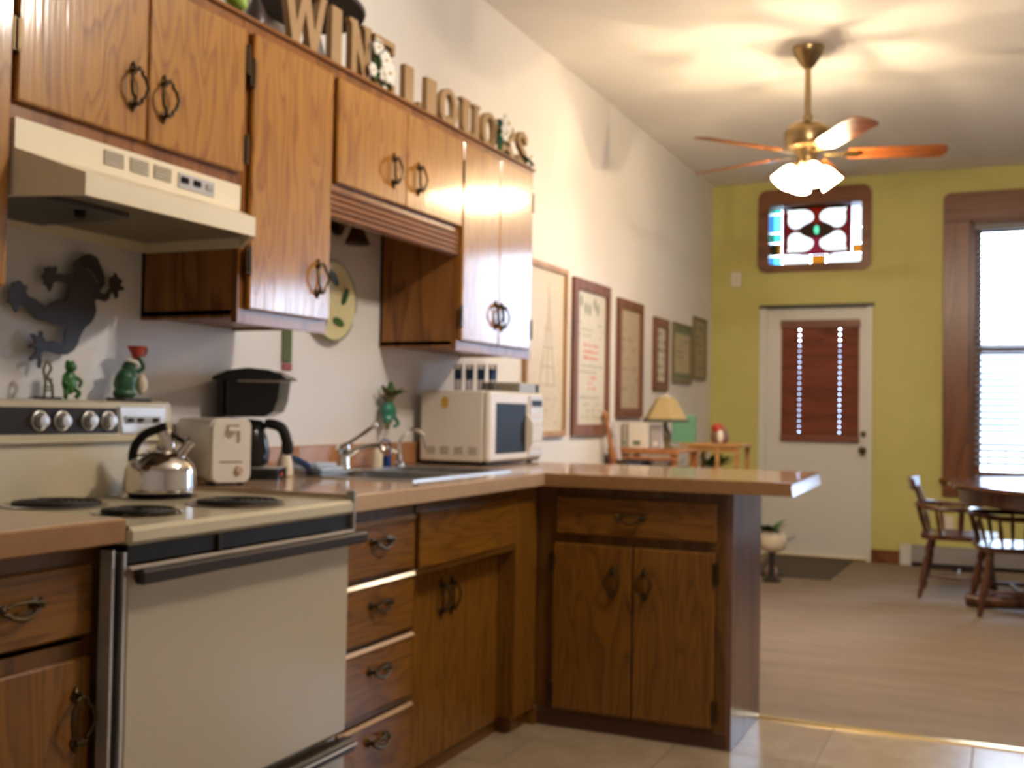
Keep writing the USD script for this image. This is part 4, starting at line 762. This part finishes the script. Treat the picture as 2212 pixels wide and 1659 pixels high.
picture('narrow olive wall hanging nearest the room corner', 8.13, 8.51, 1.388, 1.872, .015, frame_olive, mottled('paper_olive', (.26, .22, .12), (.36, .30, .17), rough=.5, scale=20), (('drawing', marks(8.2, 8.45, 1.45, 1.82, 6, 14, .5), ink),))
t = Thing('door_chime', 'small cream plate high on the green wall beside the stained glass', 'chime', (.2, G, 2.22)); t.add('plate', box(.163, .245, G-.015, G, 2.16, 2.28, .004), white_pl); t.add('button', box(.19, .217, G-.018, G-.014, 2.20, 2.235, .002), cream_p)
t = Thing('wall_outlet', 'cream outlet plate on the green wall behind the chair', 'outlet', (1.82, G, .33)); t.add('plate', box(1.785, 1.855, G-.006, G, .275, .39, .002), cream_p); t.add('socket', box(1.805, 1.835, G-.008, G-.005, .342, .37, .002), white_pl); t.add('socket', box(1.805, 1.835, G-.008, G-.005, .295, .323, .002), white_pl)

# ------------------------------------------------------------------ console and things behind the peninsula
t = Thing('console_shelf', 'reddish wood brochure stand against the white wall behind the peninsula', 'shelf', (.25, 6.5, 0))
dz = .905
t.add('top', box(.03, .46, 6.12, 6.62, dz-.022, dz, .004), deskwood); t.add('front_rail', box(.05, .462, 6.105, 6.12, dz-.03, dz+.006, .003), deskwood); t.add('shelf', box(.03, .44, 6.12, 6.62, .775, .79, .003), deskwood)
t.add('cross_rail', box(.05, .46, 6.105, 6.12, dz-.062, dz-.045, .003), deskwood)
for x in (.06, .435):
    for y in (6.14, 6.60): t.add('leg', box(x-.02, x+.02, y-.015, y+.015, .004, dz-.022, .003), deskwood)
t.add('end_post', tube([(.098, 6.06, .80), (.062, 6.06, .97), (.036, 6.06, 1.09)], [.013, .013, .012], 8), deskwood, 40, label='slanted end post'); t.add('post_knob', ball((.034, 6.06, 1.095), (.020, .018, .032)), deskwood, True)
t.add('post_bracket', box(.06, .10, 6.06, 6.13, dz-.06, dz-.03, .003), deskwood)
def book(label, x0, x1, h, m, y0=6.20, d=.05, m2=None, group=None):
    t = Thing('book', label, 'book', (x0, y0, dz), group=group); y1 = y0+d
    t.add('cover', cat(box(x0, x1, y0, y0+.004, dz, dz+h, 0), box(x0, x1, y1-.004, y1, dz, dz+h, 0), box(x0, x0+.004, y0, y1, dz, dz+h, 0)), m); t.add('pages', box(x0+.004, x1-.003, y0+.004, y1-.004, dz+.002, dz+h-.004, 0), paper_w)
    t.add('cover_print', box(x0+(x1-x0)*.3, x1-(x1-x0)*.3, y0-.0006, y0, dz+h*.12, dz+h*.3, 0), m2 or ink_green)
book('white binder at the left end of the brochure stand', .030, .085, .150, paper_w, m2=grey_mid); book('thin olive brochure next to the white binder', .090, .124, .148, plain('paper_olive2', (.44, .42, .32), .5), d=.04)
book('wide cream book standing in the middle of the brochure stand', .128, .243, .155, plain('book_cream', (.72, .68, .58), .5)); book('grey book left of the table lamp', .248, .320, .142, plain('book_grey', (.40, .38, .38), .5), m2=paper_w, y0=6.26)
q = hull([(.075, 6.03, .84), (.105, 6.03, .84), (.042, 6.03, 1.05), (.062, 6.03, 1.05), (.075, 6.045, .84), (.105, 6.045, .84), (.042, 6.045, 1.05), (.062, 6.045, 1.05)])
q.apply_translation((.022, .055, 0))
single('leaning_papers', q, plain('paper_lavender', (.66, .62, .66), .5), 'bundle of white papers leaning against the slanted post', 'papers', (.1, 6.09, .84))
single('shelf_book', box(.145, .235, 6.15, 6.40, .79, .845, .003), plain('pb_blue', (.16, .17, .24), .5), 'blue paperback on the shelf under the stand top', 'book', (.19, 6.15, .79))
t = Thing('bowl', 'white bowl on the shelf under the stand top', 'bowl', (.315, 6.25, .79)); t.add('bowl', lathe([(.03, 0), (.045, .008), (.066, .052), (.062, .052), (.042, .012), (0, .010)], (.315, 6.25, .79), 24), white_pl, 30); t.add('foot_ring', lathe([(.032, 0), (.034, .004), (.03, .006)], (.315, 6.25, .79), 20), cream_p, 30)
lc = V([.315, 6.36, dz])
t = Thing('table_lamp', 'table lamp with a cream pleated shade on the brochure stand', 'lamp', lc)
t.add('base', lathe([(.045, 0), (.048, .012), (.030, .022), (.036, .05), (.038, .09), (.022, .115), (.012, .13), (.012, .175)], lc, 24), mottled('lamp_olive', (.10, .075, .03), (.18, .13, .05), rough=.35, scale=40), 40)
sh = []
for r0, z0, r1, z1 in ((.135, .175, .055, .305),):
    t.add('shade', lathe([(r0, z0), (r0+.002, z0+.004), (r1+.002, z1), (r1-.002, z1), (r0-.004, z0)], lc, 6, True), shade_cream, False)
t.add('shade_trim', lathe([(.136, .158), (.146, .162), (.143, .180), (.134, .178)], lc, 6, True), plain('lamp_trim', (.09, .10, .06), .5), label='dark lower trim'); t.add('shade_cap', lathe([(.057, .303), (.058, .309), (.03, .312), (.01, .325)], lc, 10), plain('lamp_cap', (.50, .42, .28), .5))
t.add('bulb', lathe([(.012, .175), (.024, .21), (.022, .235), (0, .25)], lc, 14), white_pl, 30)
t = Thing('pine_stand', 'pale pine plant stand in front of the green wall', 'stand', (.49, 6.95, 0)); pz = .93
for i in range(4): t.add('top_board', box(.29, .685, 6.78+i*.09, 6.865+i*.09, pz-.02, pz, .003), pinewood)
for x, y in ((.36, 6.80), (.655, 6.80), (.36, 7.11), (.655, 7.11), (.53, 6.80)): t.add('leg', box(x-.014, x+.014, y-.014, y+.014, .004, pz-.02, .003), pinewood)
t.add('lower_shelf', box(.34, .67, 6.79, 7.12, .70, .715, .003), pinewood); t.add('rail', box(.34, .67, 6.79, 6.805, pz-.05, pz-.02, .002), pinewood)
t = Thing('green_card_box', 'upright flat green card box right of the table lamp', 'box', (.3, 6.82, pz)); t.add('box', box(.222, .372, 6.83, 6.865, pz, pz+.175, .003), green_box); t.add('box_lid', box(.220, .374, 6.828, 6.867, pz+.135, pz+.178, .003), green_box)
t = Thing('round_figure', 'small round figure with a red top and white front on the pine stand', 'figurine', (.52, 6.9, pz)); c = V([.52, 6.9, pz])
t.add('body', lathe([(.045, 0), (.058, .02), (.060, .055), (.045, .09), (.02, .11)], c, 24), plain('fig_brown', (.22, .12, .09), .5), 40); t.add('red_cap', ball(c+V([-.012, -.012, .095]), (.042, .042, .034), 2), red_p, True, label='red top'); t.add('white_front', ball(c+V([.012, -.045, .045]), (.022, .018, .042), 2), petal, True, label='white front')
def plant(t, c, n, L, w, m, seed, spread=1.0):
    r = random.Random(seed)
    for i in range(n):
        a = r.random()*2*pi; t.add('leaf', leaf(V(c)+V([.01*math.cos(a), .01*math.sin(a), 0]), (spread*math.cos(a), spread*math.sin(a), .4+r.random()), L*(.7+.5*r.random()), w), m)
    t.add('stem', tube([V(c)-V([0, 0, .02]), V(c)+V([0, 0, L*.3])], .004, 6), m, 40)
def pot(t, c, r, h, m): t.add('pot', lathe([(r*.7, 0), (r*.95, h*.9), (r, h*.9), (r, h), (r*.85, h), (r*.8, h*.8), (0, h*.8)], c, 24), m, 30)
t = Thing('potted_plant', 'dark green plant on the lower shelf of the pine stand', 'plant', (.47, 6.95, .715)); pot(t, (.47, 6.95, .715), .05, .07, grey_pl); plant(t, (.47, 6.95, .775), 24, .12, .05, leaf_m, 5)
t = Thing('potted_plant', 'low dark green plant between the brochure stand and the pine stand', 'plant', (.27, 6.72, .0)); t.add('plant_post', lathe([(.09, .004), (.09, .02), (.03, .04), (.03, .66), (.08, .68), (.08, .70)], (.24, 6.72, 0), 20), deskwood, 30); pot(t, (.24, 6.72, .70), .045, .06, grey_pl); plant(t, (.24, 6.72, .755), 18, .10, .045, leaf_m, 6)
c = V([.775, 7.35, 0])
t = Thing('planter', 'cream pot with a short grey spout holding a green plant beyond the peninsula', 'planter', c)
t.add('stand', lathe([(.06, .004), (.06, .015), (.02, .04), (.018, .19), (.05, .21)], c, 20), iron, 30); t.add('pot', lumpy(lathe([(.05, .205), (.085, .225), (.098, .27), (.085, .325), (.06, .345), (.05, .335), (.0, .32)], c, 28), .006, 14, 2), cream_p, 40)
t.add('spout', tube([c+V([.085, .04, .285]), c+V([.115, .05, .30]), c+V([.135, .06, .312])], [.016, .012, .014], 10), grey_pl, 40, label='grey spout'); plant(t, c+V([-.03, 0, .335]), 18, .13, .05, leaf_m, 9)
single('small_ball', ball((.735, 7.54, .046), .042), plain('ball_pink', (.62, .45, .36), .5), 'small pinkish ball on the carpet beside the planter', 'ball', (.735, 7.54, .004), smooth=True)
t = Thing('door_mat', 'dark brown mat on the carpet in front of the white door', 'mat', (.85, 8.1, .004)); t.add('mat', hull([(.49, 8.70, .004), (1.13, 8.70, .004), (1.11, 7.60, .004), (.60, 7.60, .004), (.49, 8.70, .011), (1.13, 8.70, .011), (1.11, 7.60, .011), (.60, 7.60, .011)]), mat_m); t.add('mat_edge', tube([(.60, 7.60, .009), (1.11, 7.60, .009), (1.13, 8.70, .009)], .006, 6), mat_m)

# ------------------------------------------------------------------ dining table and chairs
tcx, tcy = 2.78, 6.76
t = Thing('dining_table', 'round dark wood dining table in front of the window', 'table', (tcx, tcy, 0))
t.add('tabletop', lathe([(.86, .720), (.885, .727), (.892, .740), (.885, .753), (.87, .757), (0, .757)], (tcx, tcy, 0), 64), tabletop_wood, 30)
t.add('apron', lathe([(.82, .645), (.83, .65), (.83, .720), (.80, .720), (.80, .645)], (tcx, tcy, 0), 56, True), darkwood, 30)
t.add('pedestal', cat(box(tcx-.28, tcx+.28, tcy-.24, tcy+.24, .10, .645, .02)), darkwood); t.add('pedestal_moulding', cat(box(tcx-.295, tcx+.295, tcy-.255, tcy+.255, .54, .565, .008), box(tcx-.30, tcx+.30, tcy-.26, tcy+.26, .10, .14, .01)), darkwood)
for k in range(4):
    a = pi/4+k*pi/2+.509; dx, dy = math.cos(a), math.sin(a)
    t.add('foot', tube(curve([(tcx+dx*.22, tcy+dy*.22, .11), (tcx+dx*.45, tcy+dy*.45, .07), (tcx+dx*.70, tcy+dy*.70, .046), (tcx+dx*.82, tcy+dy*.82, .048)]), [.05]*6+[.040]*13, 10), darkwood, 40)
def chair(label, crest=True):
    t = Thing('dining_chair', label, 'chair', (0, 0, 0))
    sp = extrude(rrect(-.215, .225, -.225, .225, .10), .032); sp.apply_translation((0, 0, .368)); t.add('seat', sp, darkwood, 30)
    prof = [(0, .018), (.1, .020), (.2, .024), (.28, .014), (.34, .022), (.55, .024), (.75, .018), (.82, .012), (.88, .018), (1, .012)]
    L = []
    for sx in (-1, 1):
        for sy in (-1, 1):
            a, b = V([sx*.15, sy*.16, .372]), V([sx*.215, sy*.20, .004]); L.append((a, b))
            t.add('leg', tube([a+(b-a)*s for s, _ in prof], [r for _, r in prof], 10), darkwood, 40)
    mid = lambda q, s: q[0]+(q[1]-q[0])*s
    for i, j in ((0, 2), (1, 3)): t.add('stretcher', tube([mid(L[i], .62), (mid(L[i], .62)+mid(L[j], .62))/2, mid(L[j], .62)], [.009, .015, .009], 8), darkwood, 40)
    t.add('stretcher', tube([(mid(L[0], .62)+mid(L[2], .62))/2, (mid(L[1], .62)+mid(L[3], .62))/2], .010, 8), darkwood, 40)
    za = .562
    arc = [(.13, -.25), (.02, -.255), (-.12, -.245), (-.215, -.17), (-.245, 0), (-.215, .17), (-.12, .245), (.02, .255), (.13, .25)]
    t.add('arm_rail', tube(curve([(x, y, za+(.012 if abs(y) < .2 else 0)) for x, y in arc]), .016, 8), darkwood, 40)
    for x, y in arc[0:9]:
        sx, sy = x*.80, y*.80; t.add('spindle', tube([(sx, sy, .398), ((sx+x)/2, (sy+y)/2, .48), (x, y, za)], [.008, .012, .008], 8), darkwood, 40)
    if crest:
        for y in (-.15, -.075, 0, .075, .15): t.add('spindle', tube([(-.222+abs(y)*.15, y, za), (-.262+abs(y)*.12, y*1.05, .68)], .007, 8), darkwood, 40)
        cr = [(-.235, -.20), (-.262, -.10), (-.270, 0), (-.262, .10), (-.235, .20)]
        v = [(x-d, y, z) for x, y in cr for d, z in ((0, .665), (.012, .738), (.034, .738), (.022, .665))]
        f = []
        for i in range(4):
            for j in range(4): a, b = i*4+j, i*4+(j+1) % 4; f += [(a, b, b+4), (a, b+4, a+4)]
        f += [(0, 2, 1), (0, 3, 2), (16, 17, 18), (16, 18, 19)]
        m = trimesh.Trimesh(v, f, process=False); m.fix_normals(); t.add('crest_rail', m, darkwood, 40)
    return t
ch = chair('dark spindle-back captain chair with its back to the white door'); ch.prim.GetAttribute('xformOp:translate').Set(Gf.Vec3d(1.93, 7.35, 0))
ch2 = chair('dark low-backed spindle chair pushed under the near side of the round table', crest=False); ch2.prim.GetAttribute('xformOp:translate').Set(Gf.Vec3d(2.25, 6.86, 0))
UsdGeom.Xformable(ch2.prim).AddRotateZOp().Set(8)

# ------------------------------------------------------------------ ceiling fan
fx, fy = 1.265, 5.592
t = Thing('ceiling_fan', 'five-blade brass ceiling fan with glowing tulip lights', 'ceiling fan', (fx, fy, HC))
c = V([fx, fy, 0])
t.add('canopy', lathe([(.078, HC), (.080, HC-.01), (.072, HC-.035), (.040, HC-.085), (.024, HC-.105)], c, 28), brass_old if False else plain('fan_brass', (.30, .21, .10), .3, 1.0), 40)
fb = '/World/Looks/fan_brass'
t.add('downrod', lathe([(.016, HC-.10), (.016, 2.62)], c, 14), fb, 40); t.add('coupling', lathe([(.018, 2.655), (.024, 2.645), (.024, 2.62), (.03, 2.61)], c, 18), fb, 30)
t.add('motor_housing', lathe([(.03, 2.612), (.07, 2.605), (.108, 2.58), (.118, 2.555), (.118, 2.50), (.105, 2.48), (.06, 2.47)], c, 36), fb, 40)
t.add('lower_housing', lathe([(.07, 2.472), (.062, 2.455), (.05, 2.425), (.055, 2.40), (.04, 2.375), (.02, 2.365)], c, 28), fb, 40)
for k in range(5):
    a = .243-k*2*pi/5; U = V([math.cos(a), math.sin(a), 0]); Wv = V([-math.sin(a), math.cos(a), 0]); tl = math.radians(-12)
    Wt = Wv*math.cos(tl)+V([0, 0, math.sin(tl)]); N = np.cross(U, Wt)
    pl = sg.Polygon([(.20, -.052), (.25, -.058), (.62, -.068)]+[(.645+.035*math.cos(q)*.9, .0+.066*math.sin(q)) for q in np.linspace(-pi/2, pi/2, 9)]+[(.62, .068), (.25, .058), (.20, .052)])
    p = t.add('blade', place(extrude(pl, .006), c+V([0, 0, 2.446]), U, Wt, N), blade_wood, 30)
    ir = sg.Polygon([(.085, -.014), (.15, -.010), (.20, -.034), (.25, -.030), (.272, 0), (.25, .030), (.20, .034), (.15, .010), (.085, .014)])
    t.add('blade_iron', place(extrude(ir, .005), c+V([0, 0, 2.440]), U, Wt, N), brass, 30, parent=p)
for k in range(4):
    a = -1.20+k*pi/2+.1; U = V([math.cos(a), math.sin(a), 0]); ax = U*math.sin(math.radians(38))-V([0, 0, math.cos(math.radians(38))]); sd = np.cross(ax, U); sd /= np.linalg.norm(sd); s2 = np.cross(ax, sd)
    b0 = c+U*.055+V([0, 0, 2.395])
    arm = t.add('light_arm', cat(tube(curve([c+V([0, 0, 2.39]), c+U*.03+V([0, 0, 2.402]), b0+ax*.012]), .009, 8), place(lathe([(.012, 0), (.021, .008), (.021, .03)], n=16), b0, s2, sd, ax)), brass, 40)
    sh = t.add('lamp_shade', place(lathe([(.022, .022), (.034, .035), (.046, .065), (.053, .10), (.060, .128), (.058, .128), (.051, .10), (.044, .066), (.032, .037), (.020, .024)], n=24), b0, s2, sd, ax), frost, 40, label='glowing frosted tulip shade')
    t.add('bulb', place(lathe([(.004, .055), (.010, .060), (.010, .085), (.004, .090)], n=12), b0, s2, sd, ax), fan_bulb_m, True, parent=sh)
    t.add('bulb_socket', place(lathe([(.012, .02), (.012, .05), (.006, .056)], n=14), b0, s2, sd, ax), cream_p, 30, parent=sh)

# kitchen ceiling lamp (out of the frame, over the working space)
kl = V([2.17, 2.86, 0]); zl = 2.72
t = Thing('ceiling_lamp', 'two-bulb brass hanging lamp over the kitchen floor', 'ceiling lamp', (2.17, 2.86, HC))
t.add('canopy', lathe([(.07, HC), (.07, HC-.015), (.03, HC-.03), (.012, HC-.04)], kl, 28), fb, 40); t.add('downrod', lathe([(.009, HC-.03), (.009, zl+.03)], kl, 12), fb, 40); t.add('hub', ball(kl+V([0, 0, zl+.03]), .028), fb, True)
for q in (-1, 1):
    b0 = kl+V([.09*q, -.05*q, zl])
    t.add('arm', tube(curve([kl+V([0, 0, zl+.03]), kl+V([.05*q, -.028*q, zl+.035]), b0]), .008, 8), fb, 40)
    p = t.add('socket', lathe([(.02, 0), (.02, -.03)], b0, 14), fb, 40); t.add('bulb', lathe([(.012, -.03), (.026, -.055), (.030, -.078), (.022, -.10), (0, -.108)], b0, 18), kit_bulb_m, True, parent=p)
